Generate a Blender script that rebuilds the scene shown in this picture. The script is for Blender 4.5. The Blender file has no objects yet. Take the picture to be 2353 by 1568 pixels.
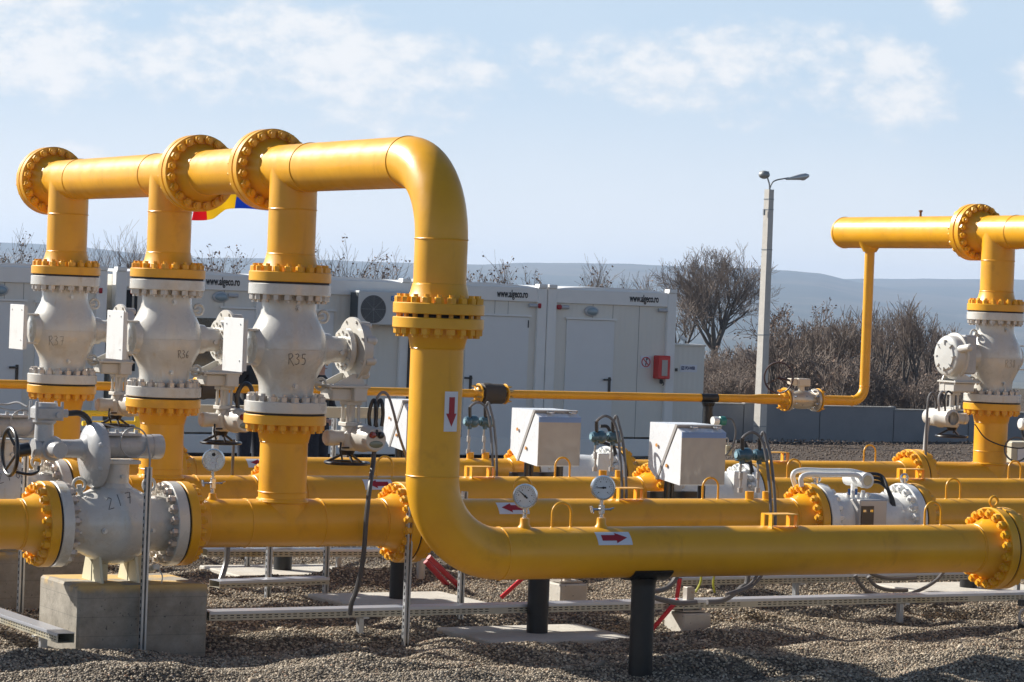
import bpy, math, random
import numpy as np
from mathutils import Vector, Matrix, Quaternion, noise as mnoise
random.seed(7)
sc = bpy.context.scene
D2R = math.radians

# ------------------------------------------------------------------ camera
# measured view: image plane 2353 x 1568, focal 6543.7 of those pixels
FOC, ROLL, PITCH, YAW, EYE = 6543.7, .03811, -.01506, 1.06776, 2.67
V3 = Vector
_fw = V3((math.cos(YAW), math.sin(YAW), 0)); _rt = V3((math.sin(YAW), -math.cos(YAW), 0)); _up = V3((0, 0, 1))
FWD = _fw*math.cos(PITCH) + _up*math.sin(PITCH); _u = _up*math.cos(PITCH) - _fw*math.sin(PITCH)
RGT = _rt*math.cos(ROLL) + _u*math.sin(ROLL); UPV = _u*math.cos(ROLL) - _rt*math.sin(ROLL)
CAM = V3((0, 0, EYE))
cd = bpy.data.cameras.new('camera'); cam = bpy.data.objects.new('camera', cd); sc.collection.objects.link(cam)
cd.sensor_width = 36; cd.lens = 36*FOC/2353; cd.clip_start = .5; cd.clip_end = 30000
m = Matrix((RGT, UPV, -FWD)).transposed().to_4x4(); m.translation = CAM
cam.matrix_world = m; sc.camera = cam

def at(x, y, ax, v):
    """surveyed point: where the sight line of (x, y) meets the plane axis=v"""
    d = FWD + RGT*((x-1176.5)/FOC) + UPV*((784-y)/FOC)
    return CAM + d*((v-CAM[ax])/d[ax])

# ------------------------------------------------------------------ light
SUN_AZ, SUN_EL = 34.0, 33.0         # degrees left of +Y, elevation
sd = V3((-math.sin(D2R(SUN_AZ))*math.cos(D2R(SUN_EL)), math.cos(D2R(SUN_AZ))*math.cos(D2R(SUN_EL)), math.sin(D2R(SUN_EL))))
sl = bpy.data.lights.new('sun', 'SUN'); so = bpy.data.objects.new('sun', sl); sc.collection.objects.link(so)
sl.energy = 5.0; sl.angle = D2R(.55); sl.color = (1, .95, .86)
so.rotation_mode = 'QUATERNION'; so.rotation_quaternion = sd.to_track_quat('Z', 'Y'); so.location = (0, 0, 60)
sc.view_settings.view_transform = 'Standard'; sc.view_settings.look = 'None'
sc.view_settings.exposure = .8; sc.view_settings.gamma = 1

# ------------------------------------------------------------------ node helper
class NT:
    def __init__(s, tree): s.t = tree; s.n = tree.nodes; s.l = tree.links
    def new(s, typ, **kw):
        n = s.n.new(typ)
        for k, v in kw.items(): setattr(n, k, v)
        return n
    def put(s, n, key, v):
        if v is None: return
        i = n.inputs[key]
        if isinstance(v, bpy.types.NodeSocket): s.l.new(v, i)
        else: i.default_value = v
    def math(s, op, a, b=None, c=None, clamp=False):
        n = s.new('ShaderNodeMath', operation=op, use_clamp=clamp)
        s.put(n, 0, a); s.put(n, 1, b); s.put(n, 2, c); return n.outputs[0]
    def noise(s, vec, scale, detail=4, rough=.55, out=0):
        n = s.new('ShaderNodeTexNoise'); s.put(n, 'Vector', vec); n.inputs['Scale'].default_value = scale
        n.inputs['Detail'].default_value = detail; n.inputs['Roughness'].default_value = rough; return n.outputs[out]
    def ramp(s, f, stops):
        n = s.new('ShaderNodeValToRGB'); s.put(n, 0, f); cr = n.color_ramp
        while len(cr.elements) < len(stops): cr.elements.new(.5)
        for e, (p, c) in zip(cr.elements, stops):
            e.position = p; e.color = (*c, 1) if len(c) == 3 else c
        return n.outputs[0]
    def mix(s, f, a, b, blend='MIX'):
        n = s.new('ShaderNodeMix', data_type='RGBA', blend_type=blend); s.put(n, 0, f)
        for k, v in ((6, a), (7, b)):
            if isinstance(v, tuple) and len(v) == 3: v = (*v, 1)
            s.put(n, k, v)
        return n.outputs[2]
    def mapr(s, v, a, b, c=0., d=1., smooth=True):
        n = s.new('ShaderNodeMapRange', interpolation_type='SMOOTHSTEP' if smooth else 'LINEAR')
        s.put(n, 0, v); n.inputs[1].default_value = a; n.inputs[2].default_value = b
        n.inputs[3].default_value = c; n.inputs[4].default_value = d; return n.outputs[0]
    def dot(s, a, b):
        n = s.new('ShaderNodeVectorMath', operation='DOT_PRODUCT'); s.put(n, 0, a); s.put(n, 1, b); return n.outputs['Value']

# ------------------------------------------------------------------ sky
w = bpy.data.worlds.new('World'); sc.world = w; w.use_nodes = True
T = NT(w.node_tree); T.n.clear()
sky = T.new('ShaderNodeTexSky', sky_type='NISHITA'); sky.sun_disc = False
sky.sun_elevation = D2R(SUN_EL); sky.sun_rotation = D2R(-SUN_AZ)
sky.altitude = 100; sky.air_density = 1.0; sky.dust_density = 1.0; sky.ozone_density = 2.5
tc = T.new('ShaderNodeTexCoord').outputs['Generated']
df = T.dot(tc, tuple(_fw)); dr = T.dot(tc, tuple(_rt)); dz = T.dot(tc, (0, 0, 1))
front = T.math('MAXIMUM', df, .05)
a_ = T.math('DIVIDE', dr, front); e_ = T.math('DIVIDE', dz, front)      # tangents of bearing and elevation
cmb = T.new('ShaderNodeCombineXYZ'); T.put(cmb, 0, a_); T.put(cmb, 1, T.math('MULTIPLY', e_, 1.7))
nz = T.noise(cmb.outputs[0], 26, 8, .62); nf = T.noise(cmb.outputs[0], 90, 5, .6)
def blob(cx, cy, rx, ry, tilt=0., gain=1.):
    # centre and radii as tangents: bearing, elevation
    ca, ce = (cx-1176.5)/FOC, (685+.0382*(cx-1176.5)-cy)/FOC
    u = T.math('SUBTRACT', a_, ca); v = T.math('SUBTRACT', e_, ce)
    v = T.math('ADD', v, T.math('MULTIPLY', u, tilt))
    vt = T.math('DIVIDE', T.math('MAXIMUM', v, 0), ry/FOC); vb = T.math('DIVIDE', T.math('MINIMUM', v, 0), ry*1.9/FOC)
    q = T.math('ADD', T.math('POWER', T.math('ABSOLUTE', T.math('DIVIDE', u, rx/FOC)), 2), T.math('ADD', T.math('MULTIPLY', vt, vt), T.math('MULTIPLY', vb, vb)))
    return T.math('MULTIPLY', T.math('SUBTRACT', 1, q), gain, clamp=False)
BL = [(760, 105, 400, 120, .16), (560, 60, 260, 120, .0), (1010, 160, 180, 50, .1), (1420, 135, 290, 72, .02), (1760, 130, 330, 95, .0), (2010, 165, 200, 90, .12), (380, 120, 280, 80, .05),
      (90, 110, 260, 90, 0), (2420, 160, 170, 70, 0), (2150, 8, 60, 30, 0), (60, 0, 330, 60, 0), (170, 350, 120, 25, 0)]
mx = None
for b in BL:
    g = T.math('MAXIMUM', blob(*b), -1)
    mx = g if mx is None else T.math('MAXIMUM', mx, g)
cov = T.math('ADD', T.math('MULTIPLY', mx, .50), T.math('ADD', T.math('MULTIPLY', T.math('SUBTRACT', nz, .5), 1.5), T.math('MULTIPLY', T.math('SUBTRACT', nf, .5), .9)))
high = T.mapr(e_, .16, .4)
nz2 = T.noise(tc, 3.2, 8, .6)
cov = T.math('ADD', cov, T.math('MULTIPLY', high, T.math('SUBTRACT', T.math('MULTIPLY', nz2, 2.6), 1.75)))
cl = T.math('MULTIPLY', T.mapr(cov, .02, .62), T.mapr(df, .0, .12))
veil = T.math('ADD', T.mapr(dz, .0, .088, 1, .26), T.math('MULTIPLY', T.math('SUBTRACT', T.noise(cmb.outputs[0], 9, 5, .5), .5), .25), clamp=True)
low = T.mapr(dz, .09, .30, 1, 0)
skyb = T.mix(T.math('MULTIPLY', low, .9), sky.outputs[0], (4.9, 7.0, 9.3))
skyc = T.mix(T.math('MULTIPLY', veil, low), skyb, (10.2, 10.35, 10.45))
shade = T.mapr(T.math('ADD', T.math('MULTIPLY', cov, .8), T.math('MULTIPLY', nf, .7)), .35, 1.0)
cloudc = T.mix(shade, (8.7, 9.1, 9.5), (10.7, 10.5, 10.35))
fin = T.mix(T.math('MULTIPLY', cl, .8), skyc, cloudc)
bg = T.new('ShaderNodeBackground'); T.put(bg, 0, fin); bg.inputs[1].default_value = .055
wo = T.new('ShaderNodeOutputWorld'); T.l.new(bg.outputs[0], wo.inputs[0])

# ------------------------------------------------------------------ materials
MATS = {}
def mat(name, col, rough=.5, metal=0., var=0., vscale=6., coat=0., bump=0., bscale=80., dirt=None, dscale=3., damt=.5, spec=.5, col2=None, crough=.17, streak=None):
    """painted / plain surface: base colour, slow colour variation, optional stains and bump"""
    if name in MATS: return MATS[name]
    mt = bpy.data.materials.new(name); mt.use_nodes = True; t = NT(mt.node_tree)
    p = t.n['Principled BSDF']; p.inputs['Roughness'].default_value = rough; p.inputs['Metallic'].default_value = metal
    p.inputs['Specular IOR Level'].default_value = spec
    if coat: p.inputs['Coat Weight'].default_value = coat; p.inputs['Coat Roughness'].default_value = crough
    ob = t.new('ShaderNodeNewGeometry').outputs['Position']
    c = (*col, 1)
    if var:
        n = t.noise(ob, vscale, 5, .6)
        c = t.ramp(n, [(.25, tuple(x*(1-var) for x in col)), (.75, tuple(min(1, x*(1+var)) for x in (col2 or col)))])
    if dirt:
        n = t.noise(ob, dscale, 6, .65); f = t.mapr(n, .52, .72, 0, damt)
        c = t.mix(f, c, dirt)
    if streak:
        mp = t.new('ShaderNodeMapping'); mp.inputs['Scale'].default_value = (1, 1, .16); t.put(mp, 0, ob)
        c = t.mix(t.mapr(t.noise(mp.outputs[0], 11, 4, .6), .60, .78, 0, .6), c, streak)
    t.put(p, 'Base Color', c)
    if var:
        t.put(p, 'Roughness', t.mapr(t.noise(ob, vscale*2.3, 3), .3, .7, max(.03, rough-.08), rough+.1))
    if bump:
        b = t.new('ShaderNodeBump'); b.inputs['Strength'].default_value = bump; b.inputs['Distance'].default_value = .01
        t.put(b, 'Height', t.noise(ob, bscale, 4)); t.put(p, 'Normal', b.outputs[0])
    MATS[name] = mt; return mt
YEL = mat('yellow_paint', (.76, .355, .006), .38, var=.06, vscale=3, coat=.34, spec=.38, crough=.36, bump=.07, bscale=45, dirt=(.50, .225, .006), dscale=3.2, damt=.45, streak=(.60, .27, .006), col2=(.77, .38, .006))
WHT = mat('valve_white_paint', (.58, .565, .525), .3, var=.05, vscale=4, coat=.5, bump=.10, bscale=34, dirt=(.47, .37, .23), dscale=2.6, damt=.5, streak=(.46, .34, .17))
WHM = mat('meter_white_paint', (.72, .72, .70), .3, var=.03, coat=.3)
GRY = mat('actuator_grey_paint', (.44, .44, .44), .32, var=.05, coat=.25, dirt=(.30, .29, .27), damt=.3)
BEG = mat('actuator_beige_paint', (.56, .54, .50), .38, var=.04, coat=.15, dirt=(.36, .32, .26), damt=.35)
NUT = mat('nut_zinc', (.52, .47, .42), .38, .55, var=.15, vscale=30)
ZNC = mat('galvanised_steel', (.50, .51, .52), .36, .75, var=.12, vscale=14, bump=.03)
STL = mat('stainless_steel', (.62, .62, .62), .22, .95, var=.06)
BLK = mat('black_paint', (.012, .012, .014), .32, coat=.2)
RUB = mat('black_rubber', (.018, .018, .02), .6)
GAS = mat('gasket_dark', (.02, .018, .016), .7)
TAR = mat('black_tar_coating', (.008, .008, .009), .42, var=.2, vscale=12, bump=.15, bscale=25)
CON = mat('grey_conduit', (.13, .125, .125), .45, var=.08)
CND = mat('light_conduit', (.38, .37, .36), .4, .3)
RED = mat('red_paint', (.62, .02, .015), .4, coat=.2)
REDP = mat('red_pipe_plastic', (.60, .01, .02), .35)
BLU = mat('transmitter_blue', (.05, .115, .16), .35, var=.08, coat=.2)
GRN = mat('transmitter_green', (.03, .20, .17), .4)
STW = mat('sticker_white', (.68, .69, .74), .45)
STR = mat('sticker_red', (.36, .012, .02), .5)
INK = mat('black_ink', (.015, .015, .017), .6)
PEN = mat('marker_line', (.13, .12, .11), .6); PEF = mat('faded_marker_line', (.30, .28, .25), .6)
PAN = mat('container_panel', (.71, .685, .62), .45, var=.03, vscale=1.2)
FRM = mat('container_frame', (.78, .775, .75), .4, var=.03)
PANB = 0
DOR = mat('container_door', (.70, .71, .71), .42, var=.02)
ROF = mat('container_roof', (.80, .80, .79), .4)
DRK = mat('dark_void', (.01, .011, .013), .8)
BGE = mat('cable_tray_beige', (.58, .52, .38), .5, var=.06)
TRY = mat('tray_zinc', (.47, .44, .35), .42, .35, var=.1, vscale=5, dirt=(.38, .26, .05), damt=.6, dscale=1.1)
GLS = mat('lamp_glass', (.28, .36, .40), .12, coat=.6)
GAU = mat('gauge_dial', (.60, .65, .70), .35)
LCD = mat('display_glass', (.16, .18, .12), .15, coat=.6)
SIL = mat('box_silver', (.34, .31, .28), .45, .3, var=.04)
BXW = mat('box_white', (.68, .70, .73), .3, coat=.2, var=.02)
FILM = mat('blue_film', (.13, .23, .46), .35)
ORG = mat('rust_stain', (.55, .25, .05), .7)
YCB = mat('earth_cable', (.38, .40, .03), .5)
BRS = mat('brass', (.5, .36, .14), .35, .7)
SKN = mat('skin', (.50, .27, .19), .5)
CLD = mat('dark_cloth', (.012, .016, .03), .85, var=.2, vscale=20, bump=.3)
CLB = mat('black_jacket', (.010, .010, .012), .75, bump=.3)
HVS = mat('dark_yellow_trim', (.45, .26, .03), .7)
HAR = mat('hair', (.02, .014, .01), .7)
POL = mat('concrete_pole', (.56, .53, .48), .8, var=.1, vscale=8, bump=.3)
FNC = mat('fence_concrete', (.235, .24, .25), .85, var=.12, vscale=1.4, bump=.3, bscale=20)
LMP = mat('lamp_housing', (.30, .31, .31), .4, .3)
def cloth(n_, c_):
    m_ = mat(n_, c_, .8); t = NT(m_.node_tree); tr = t.new('ShaderNodeBsdfTranslucent'); tr.inputs[0].default_value = (*c_, 1); mx_ = t.new('ShaderNodeMixShader'); mx_.inputs[0].default_value = .6
    t.l.new(t.n['Principled BSDF'].outputs[0], mx_.inputs[1]); t.l.new(tr.outputs[0], mx_.inputs[2]); t.l.new(mx_.outputs[0], t.n['Material Output'].inputs[0]); return m_
FLR = cloth('flag_red', (.75, .03, .05)); FLY = cloth('flag_yellow', (.90, .68, .03)); FLB = cloth('flag_blue', (.03, .16, .62))

def ribbed(m_, f=62, st=.25):
    t = NT(m_.node_tree); p = t.n['Principled BSDF']; g = t.new('ShaderNodeNewGeometry').outputs['Position']; sx = t.new('ShaderNodeSeparateXYZ'); t.put(sx, 0, g)
    b = t.new('ShaderNodeBump'); b.inputs['Strength'].default_value = st; b.inputs['Distance'].default_value = .004
    t.put(b, 'Height', t.math('SINE', t.math('MULTIPLY', sx.outputs[0], f))); t.put(p, 'Normal', b.outputs[0])
ribbed(PAN)
def concrete_mat(name, c1, c2, stain=None, boards=False):
    mt = bpy.data.materials.new(name); mt.use_nodes = True; t = NT(mt.node_tree); p = t.n['Principled BSDF']
    p.inputs['Roughness'].default_value = .85
    ob = t.new('ShaderNodeNewGeometry').outputs['Position']
    c = t.ramp(t.noise(ob, 5, 8, .7), [(.3, c1), (.7, c2)])
    pits = t.noise(ob, 42, 2, .5); c = t.mix(t.mapr(pits, .68, .75, 0, .75), c, (.05, .048, .045))
    if boards:
        sx = t.new('ShaderNodeSeparateXYZ'); t.put(sx, 0, ob)
        wv = t.math('FRACT', t.math('MULTIPLY', sx.outputs[2], 7.3)); ln = t.mapr(wv, .0, .05, .5, 0)
        c = t.mix(ln, c, (.09, .085, .08))
    if stain:
        n = t.noise(ob, 3.3, 5, .6)
        sx = t.new('ShaderNodeSeparateXYZ'); t.put(sx, 0, ob)
        h = t.math('MULTIPLY', t.mapr(sx.outputs[2], .43, .50), t.mapr(n, .44, .56))
        c = t.mix(t.math('MULTIPLY', h, .75), c, stain)
    t.put(p, 'Base Color', c)
    b = t.new('ShaderNodeBump'); b.inputs['Strength'].default_value = .5; b.inputs['Distance'].default_value = .008
    t.put(b, 'Height', t.noise(ob, 30, 6, .7)); t.put(p, 'Normal', b.outputs[0]); return mt
CBL = concrete_mat('block_concrete', (.17, .152, .122), (.37, .335, .28), (.64, .40, .10), True)
SLB = concrete_mat('slab_concrete', (.42, .39, .34), (.55, .52, .46))

# ------------------------------------------------------------------ mesh builder
WP = {}     # world origin of every object made here
COL = sc.collection
def frame(d):
    d = V3(d).normalized(); a = V3((0, 0, 1)) if abs(d.z) < .9 else V3((1, 0, 0))
    u = d.cross(a).normalized(); return u, u.cross(d).normalized()*-1
class MB:
    def __init__(s): s.v = []; s.f = []; s.m = []
    def add(s, vs, fs, m=0):
        o = len(s.v); s.v += [tuple(p) for p in vs]
        for f in fs: s.f.append(tuple(i+o for i in f)); s.m.append(m)
        return s
    def lathe(s, c, ax, prof, n=32, m=0, caps=True, a0=0.):
        """prof: (t along ax, radius)"""
        c = V3(c); ax = V3(ax).normalized(); u, v = frame(ax); vs = []
        for t, r in prof:
            for k in range(n):
                a = a0 + 2*math.pi*k/n; vs.append(c + ax*t + u*(r*math.cos(a)) + v*(r*math.sin(a)))
        fs = []
        for i in range(len(prof)-1):
            for k in range(n):
                k2 = (k+1) % n; fs.append((i*n+k, i*n+k2, (i+1)*n+k2, (i+1)*n+k))
        if caps: fs.append(tuple(range(n))[::-1]); fs.append(tuple((len(prof)-1)*n+k for k in range(n)))
        return s.add(vs, fs, m)
    def cyl(s, a, b, r, r2=None, n=20, m=0, caps=True, a0=0.):
        a = V3(a); b = V3(b); L = (b-a).length
        return s.lathe(a, b-a, [(0, r), (L, r if r2 is None else r2)], n, m, caps, a0)
    def tube(s, pts, r, n=8, m=0, closed=False, caps=True):
        pts = [V3(p) for p in pts]; N = len(pts); R = r if isinstance(r, (list, tuple)) else [r]*N
        tg = []
        for i in range(N):
            if closed: d = pts[(i+1) % N]-pts[i-1]
            else: d = pts[min(i+1, N-1)]-pts[max(i-1, 0)]
            tg.append(d.normalized())
        u, _ = frame(tg[0]); vs = []
        for i in range(N):
            if i: u = (u - tg[i]*u.dot(tg[i])).normalized()
            w_ = tg[i].cross(u)
            for k in range(n):
                a = 2*math.pi*k/n; vs.append(pts[i] + u*(R[i]*math.cos(a)) + w_*(R[i]*math.sin(a)))
        fs = []
        for i in range(N if closed else N-1):
            j = (i+1) % N
            for k in range(n):
                k2 = (k+1) % n; fs.append((i*n+k, i*n+k2, j*n+k2, j*n+k))
        if caps and not closed: fs.append(tuple(range(n))[::-1]); fs.append(tuple((N-1)*n+k for k in range(n)))
        return s.add(vs, fs, m)
    def ring(s, c, ax, R, r, n=28, k=8, m=0, sx=1., sy=1.):
        c = V3(c); u, v = frame(ax)
        return s.tube([c + u*(R*sx*math.cos(2*math.pi*i/n)) + v*(R*sy*math.sin(2*math.pi*i/n)) for i in range(n)], r, k, m, True)
    def box(s, c, d, m=0, ax=None, bev=0.):
        c = V3(c); X, Y, Z = ax if ax else (V3((1, 0, 0)), V3((0, 1, 0)), V3((0, 0, 1)))
        X = V3(X).normalized()*d[0]/2; Y = V3(Y).normalized()*d[1]/2; Z = V3(Z).normalized()*d[2]/2
        if bev:
            bx, by, bz = (1-2*bev/q for q in d); vs = []; idx = {}
            for sx in (-1, 1):
                for sy in (-1, 1):
                    for sz in (-1, 1):
                        for j, q in enumerate(((sx, sy*by, sz*bz), (sx*bx, sy, sz*bz), (sx*bx, sy*by, sz))):
                            idx[(sx, sy, sz, j)] = len(vs); vs.append(c+X*q[0]+Y*q[1]+Z*q[2])
            I = idx; fs = []
            S = (-1, 1)
            for a in S:
                fs.append([I[(a, -1, -1, 0)], I[(a, 1, -1, 0)], I[(a, 1, 1, 0)], I[(a, -1, 1, 0)]][::a])
                fs.append([I[(-1, a, -1, 1)], I[(-1, a, 1, 1)], I[(1, a, 1, 1)], I[(1, a, -1, 1)]][::a])
                fs.append([I[(-1, -1, a, 2)], I[(1, -1, a, 2)], I[(1, 1, a, 2)], I[(-1, 1, a, 2)]][::a])
                for b in S:
                    fs.append([I[(a, b, -1, 0)], I[(a, b, -1, 1)], I[(a, b, 1, 1)], I[(a, b, 1, 0)]][::a*b])
                    fs.append([I[(a, -1, b, 0)], I[(a, 1, b, 0)], I[(a, 1, b, 2)], I[(a, -1, b, 2)]][::a*b])
                    fs.append([I[(-1, a, b, 1)], I[(-1, a, b, 2)], I[(1, a, b, 2)], I[(1, a, b, 1)]][::a*b])
                    for e in S:
                        fs.append([I[(a, b, e, 0)], I[(a, b, e, 1)], I[(a, b, e, 2)]][::-a*b*e])
            return s.add(vs, fs, m)
        vs = [c+X*a+Y*b+Z*e for a in (-1, 1) for b in (-1, 1) for e in (-1, 1)]
        return s.add(vs, [(0, 1, 3, 2), (4, 6, 7, 5), (0, 4, 5, 1), (2, 3, 7, 6), (0, 2, 6, 4), (1, 5, 7, 3)], m)
    def prism(s, poly, vec, m=0):
        n = len(poly); vec = V3(vec); vs = [V3(p) for p in poly] + [V3(p)+vec for p in poly]
        return s.add(vs, [tuple(range(n))[::-1], tuple(range(n, 2*n))] + [(i, (i+1) % n, (i+1) % n+n, i+n) for i in range(n)], m)
    def ball(s, c, r, n=16, k=10, m=0, ax=None):
        c = V3(c); r = (r, r, r) if not isinstance(r, (tuple, list)) else r
        X, Y, Z = ax if ax else (V3((1, 0, 0)), V3((0, 1, 0)), V3((0, 0, 1))); vs = []
        for j in range(k+1):
            p = math.pi*j/k
            for i in range(n):
                a = 2*math.pi*i/n; vs.append(c + V3(X)*(r[0]*math.sin(p)*math.cos(a)) + V3(Y)*(r[1]*math.sin(p)*math.sin(a)) + V3(Z)*(r[2]*math.cos(p)))
        return s.add(vs, [(j*n+i, (j+1)*n+i, (j+1)*n+(i+1) % n, j*n+(i+1) % n) for j in range(k) for i in range(n)], m)
    def build(s, name, mats, parent=None, sharp=35, label=None, kind=None):
        me = bpy.data.meshes.new(name)
        vs = np.array(s.v, dtype=np.float64); lo = vs.min(0); hi = vs.max(0); o = V3((lo+hi)/2)
        vs = vs - np.array(o)
        me.from_pydata(vs.tolist(), [], s.f)
        for mm in (mats if isinstance(mats, (list, tuple)) else [mats]): me.materials.append(mm)
        if len(me.materials) > 1: me.polygons.foreach_set('material_index', s.m)
        me.polygons.foreach_set('use_smooth', [True]*len(s.f)); me.validate(); me.update()
        if sharp: me.set_sharp_from_angle(angle=D2R(sharp))
        ob = bpy.data.objects.new(name, me); link(ob, o, parent)
        if label: ob['label'] = label
        if kind: ob['kind'] = kind
        return ob
def link(ob, o, parent=None):
    COL.objects.link(ob); o = V3(o)
    if parent is not None: ob.parent = parent; ob.location = o - WP[parent.name]
    else: ob.location = o
    WP[ob.name] = o
def root(name, loc, label, cat, group=None):
    e = bpy.data.objects.new(name, None); e.empty_display_size = .2; link(e, loc); tag(e, label, cat, group); return e
def tag(e, label, cat, group=None):
    e['label'] = label; e['category'] = cat
    if group: e['group'] = group
    return e
def kids(o): return [c for c in bpy.data.objects if c.parent == o]
_kid = {}
def copy_tree(o, off=(0, 0, 0), label=None, parent=None, allk=None):
    if allk is None:
        allk = {}
        for c in bpy.data.objects:
            if c.parent: allk.setdefault(c.parent.name, []).append(c)
    c = o.copy(); COL.objects.link(c)
    if parent: c.parent = parent; WP[c.name] = WP[o.name] + V3(OFF)
    else:
        globals()['OFF'] = V3(off); c.location = o.location + V3(off); WP[c.name] = WP[o.name] + V3(off)
    if label: c['label'] = label
    for ch in allk.get(o.name, []): copy_tree(ch, off, None, c, allk)
    return c
def arc(c, a, b, R, n=12):
    """quarter bend: starts at c + a*R ... goes round to c + b*R (a, b unit, perpendicular)"""
    c = V3(c); a = V3(a); b = V3(b)
    return [c + a*(R*math.cos(t)) + b*(R*math.sin(t)) for t in [math.pi/2*i/n for i in range(n+1)]]
def smooth_path(pts, n=6):
    """Catmull-Rom through the points"""
    P = [V3(p) for p in pts]; P = [P[0]*2-P[1]] + P + [P[-1]*2-P[-2]]; out = []
    for i in range(1, len(P)-2):
        for k in range(n):
            t = k/n; a, b, c, d = P[i-1], P[i], P[i+1], P[i+2]
            out.append(.5*((2*b) + (c-a)*t + (2*a-5*b+4*c-d)*t*t + (3*b-a-3*c+d)*t**3))
    out.append(P[-2]); return out

# ================================================================== PIPEWORK
ROW = [17.113, 19.562, 22.011, 24.46]; ZR, ZH, PR, XT = .915, 3.582, .18, 8.842
XV, XP, XM0, XM1, XTR, XCR = 7.5, 9.885, 13.67, 14.662, 19.41, 18.40
X_, Y_, Z_ = V3((1, 0, 0)), V3((0, 1, 0)), V3((0, 0, 1))
_bm = {}
def bolt_mesh(t1, t2, ma, mb, r=.034, h=.041):
    k = (t1, t2, ma.name, mb.name, r)
    if k in _bm: return _bm[k]
    b = MB(); rs = r*.52
    for s, t, mi in ((1, t1, 0), (-1, t2, 1)):
        b.cyl((0, 0, s*t), (0, 0, s*(t+h*.9)), r, n=6, m=mi, caps=False)
        b.lathe((0, 0, s*(t+h*.9)), (0, 0, s), [(0, r), (h*.1, r*.86)], 6, mi)
        b.cyl((0, 0, s*(t+h)), (0, 0, s*(t+h*1.42)), rs, n=8, m=mi)
    b.cyl((0, 0, -t2), (0, 0, t1), rs, n=6, m=0, caps=False)
    me = bpy.data.meshes.new('bolt'); me.from_pydata([tuple(p) for p in b.v], [], b.f)
    me.materials.append(ma); me.materials.append(mb); me.polygons.foreach_set('material_index', b.m)
    me.update(); _bm[k] = me; return me
def bolts(par, face, ax, t1, t2, ma, mb, n=20, br=.268, r=.034):
    ax = V3(ax); u, v = frame(ax); me = bolt_mesh(t1, t2, ma, mb, r)
    q = ax.to_track_quat('Z', 'Y')
    for k in range(n):
        a = 2*math.pi*(k+.5)/n; ob = bpy.data.objects.new('bolt', me)
        link(ob, V3(face)+u*(br*math.cos(a))+v*(br*math.sin(a)), par)
        ob.rotation_mode = 'QUATERNION'; ob.rotation_quaternion = q @ Quaternion((0, 0, 1), random.uniform(-.5, .5))
def flange(par, face, ax, m=YEL, pr=PR, od=.31, th=.082, hub=.13, name='flange'):
    """weld-neck flange: face centre, ax towards its pipe"""
    k = od/.31; c = .005
    pf = [(.008, .06*k), (.008, .20*k), (.008, od-c), (.008+c, od), (th-c, od), (th, od-c), (th, .238*k), (th+.02*k, .225*k), (th+hub*.55, pr+.018*k), (th+hub, pr+.004), (th+hub+.004, pr-.002)]
    b = MB(); b.lathe(face, ax, pf, 72 if od > .2 else 32)
    return b.build(name, m, par, 30)
def gasket(par, face, ax, od=.31, th=.006):
    b = MB(); b.lathe(V3(face)-V3(ax)*(th+.004), ax, [(0, od*.955), (2*th+.008, od*.955)], 56); return b.build('gasket', GAS, par)
def weld(b, c, ax, r=PR): b.ring(c, ax, r+.0005, .0055, 48, 6)

def sticker(par, o, ax, r, t0, t1, a0, a1, refdir, way, name='arrow_sticker'):
    """flow arrow label wrapped on a pipe: o on the axis, t along ax, angle from refdir towards ax x refdir"""
    o = V3(o); ax = V3(ax); e = V3(refdir); g = ax.cross(e)
    P = lambda t, a, h: o + ax*t + e*((r+h)*math.cos(a)) + g*((r+h)*math.sin(a))
    b = MB(); N = 8
    def patch(f, nt, na, h, m):
        vs = []; fs = []
        for i in range(nt+1):
            for j in range(na+1):
                t, a = f(i/nt, j/na); vs.append(P(t, a, h))
        for i in range(nt):
            for j in range(na): k = i*(na+1)+j; fs.append((k, k+1, k+na+2, k+na+1))
        b.add(vs, fs, m)
    patch(lambda u, v: (t0+(t1-t0)*u, a0+(a1-a0)*v), N, 10, .0018, 0)
    am = (a0+a1)/2
    if way in ('+', '-'):       # arrow along the axis
        L = t1-t0; f = (lambda u: t0+L*u) if way == '+' else (lambda u: t1-L*u)
        H = (a1-a0)/2
        patch(lambda u, v: (f(.14+.46*u), am+H*.42*(v*2-1)), 6, 4, .0034, 1)
        patch(lambda u, v: (f(.55+.33*u), am+H*.78*(1-u)*(v*2-1)), 10, 4, .0034, 1)
    return b.build(name, [STW, STR], par, None)
def loop(par, x, y, z, w=.15, h=.17, r=.009, ax=X_):
    """inverted-U rod welded on top of a pipe"""
    ax = V3(ax); a = w/2; c = V3((x, y, z+h-a)); pts = [c-ax*a-Z_*(h-a+.01)]
    pts += [c + ax*(-a*math.cos(t)) + Z_*(a*math.sin(t)) for t in [math.pi*i/14 for i in range(15)]] + [c+ax*a-Z_*(h-a+.01)]
    b = MB(); b.tube(pts, r, 10)
    for s in (-1, 1): b.ring(V3((x, y, z))+ax*(a*s), Z_, r, .004, 12, 5)
    return b.build('lifting_loop', YEL, par)
def stand(par, x, y, z, w=.23, d=.14, h=.085):
    """small welded cable-tray bracket on top of a pipe"""
    b = MB(); b.box((x, y, z+h), (w, d, .008))
    for sx in (-1, 1):
        for sy in (-1, 1):
            b.box((x+sx*(w/2-.004), y+sy*d*.36, z+h/2-.01), (.008, .045, h+.012))
    return b.build('bracket', YEL, par)
def pipe_run(par, y, x0, x1, z=ZR, r=PR, welds=(), name='pipe', extra=None):
    b = MB(); b.cyl((x0, y, z), (x1, y, z), r, n=64, caps=False)
    for w_ in welds: weld(b, (w_, y, z), X_, r)
    if extra: extra(b)
    return b.build(name, YEL, par, 40)
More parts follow.
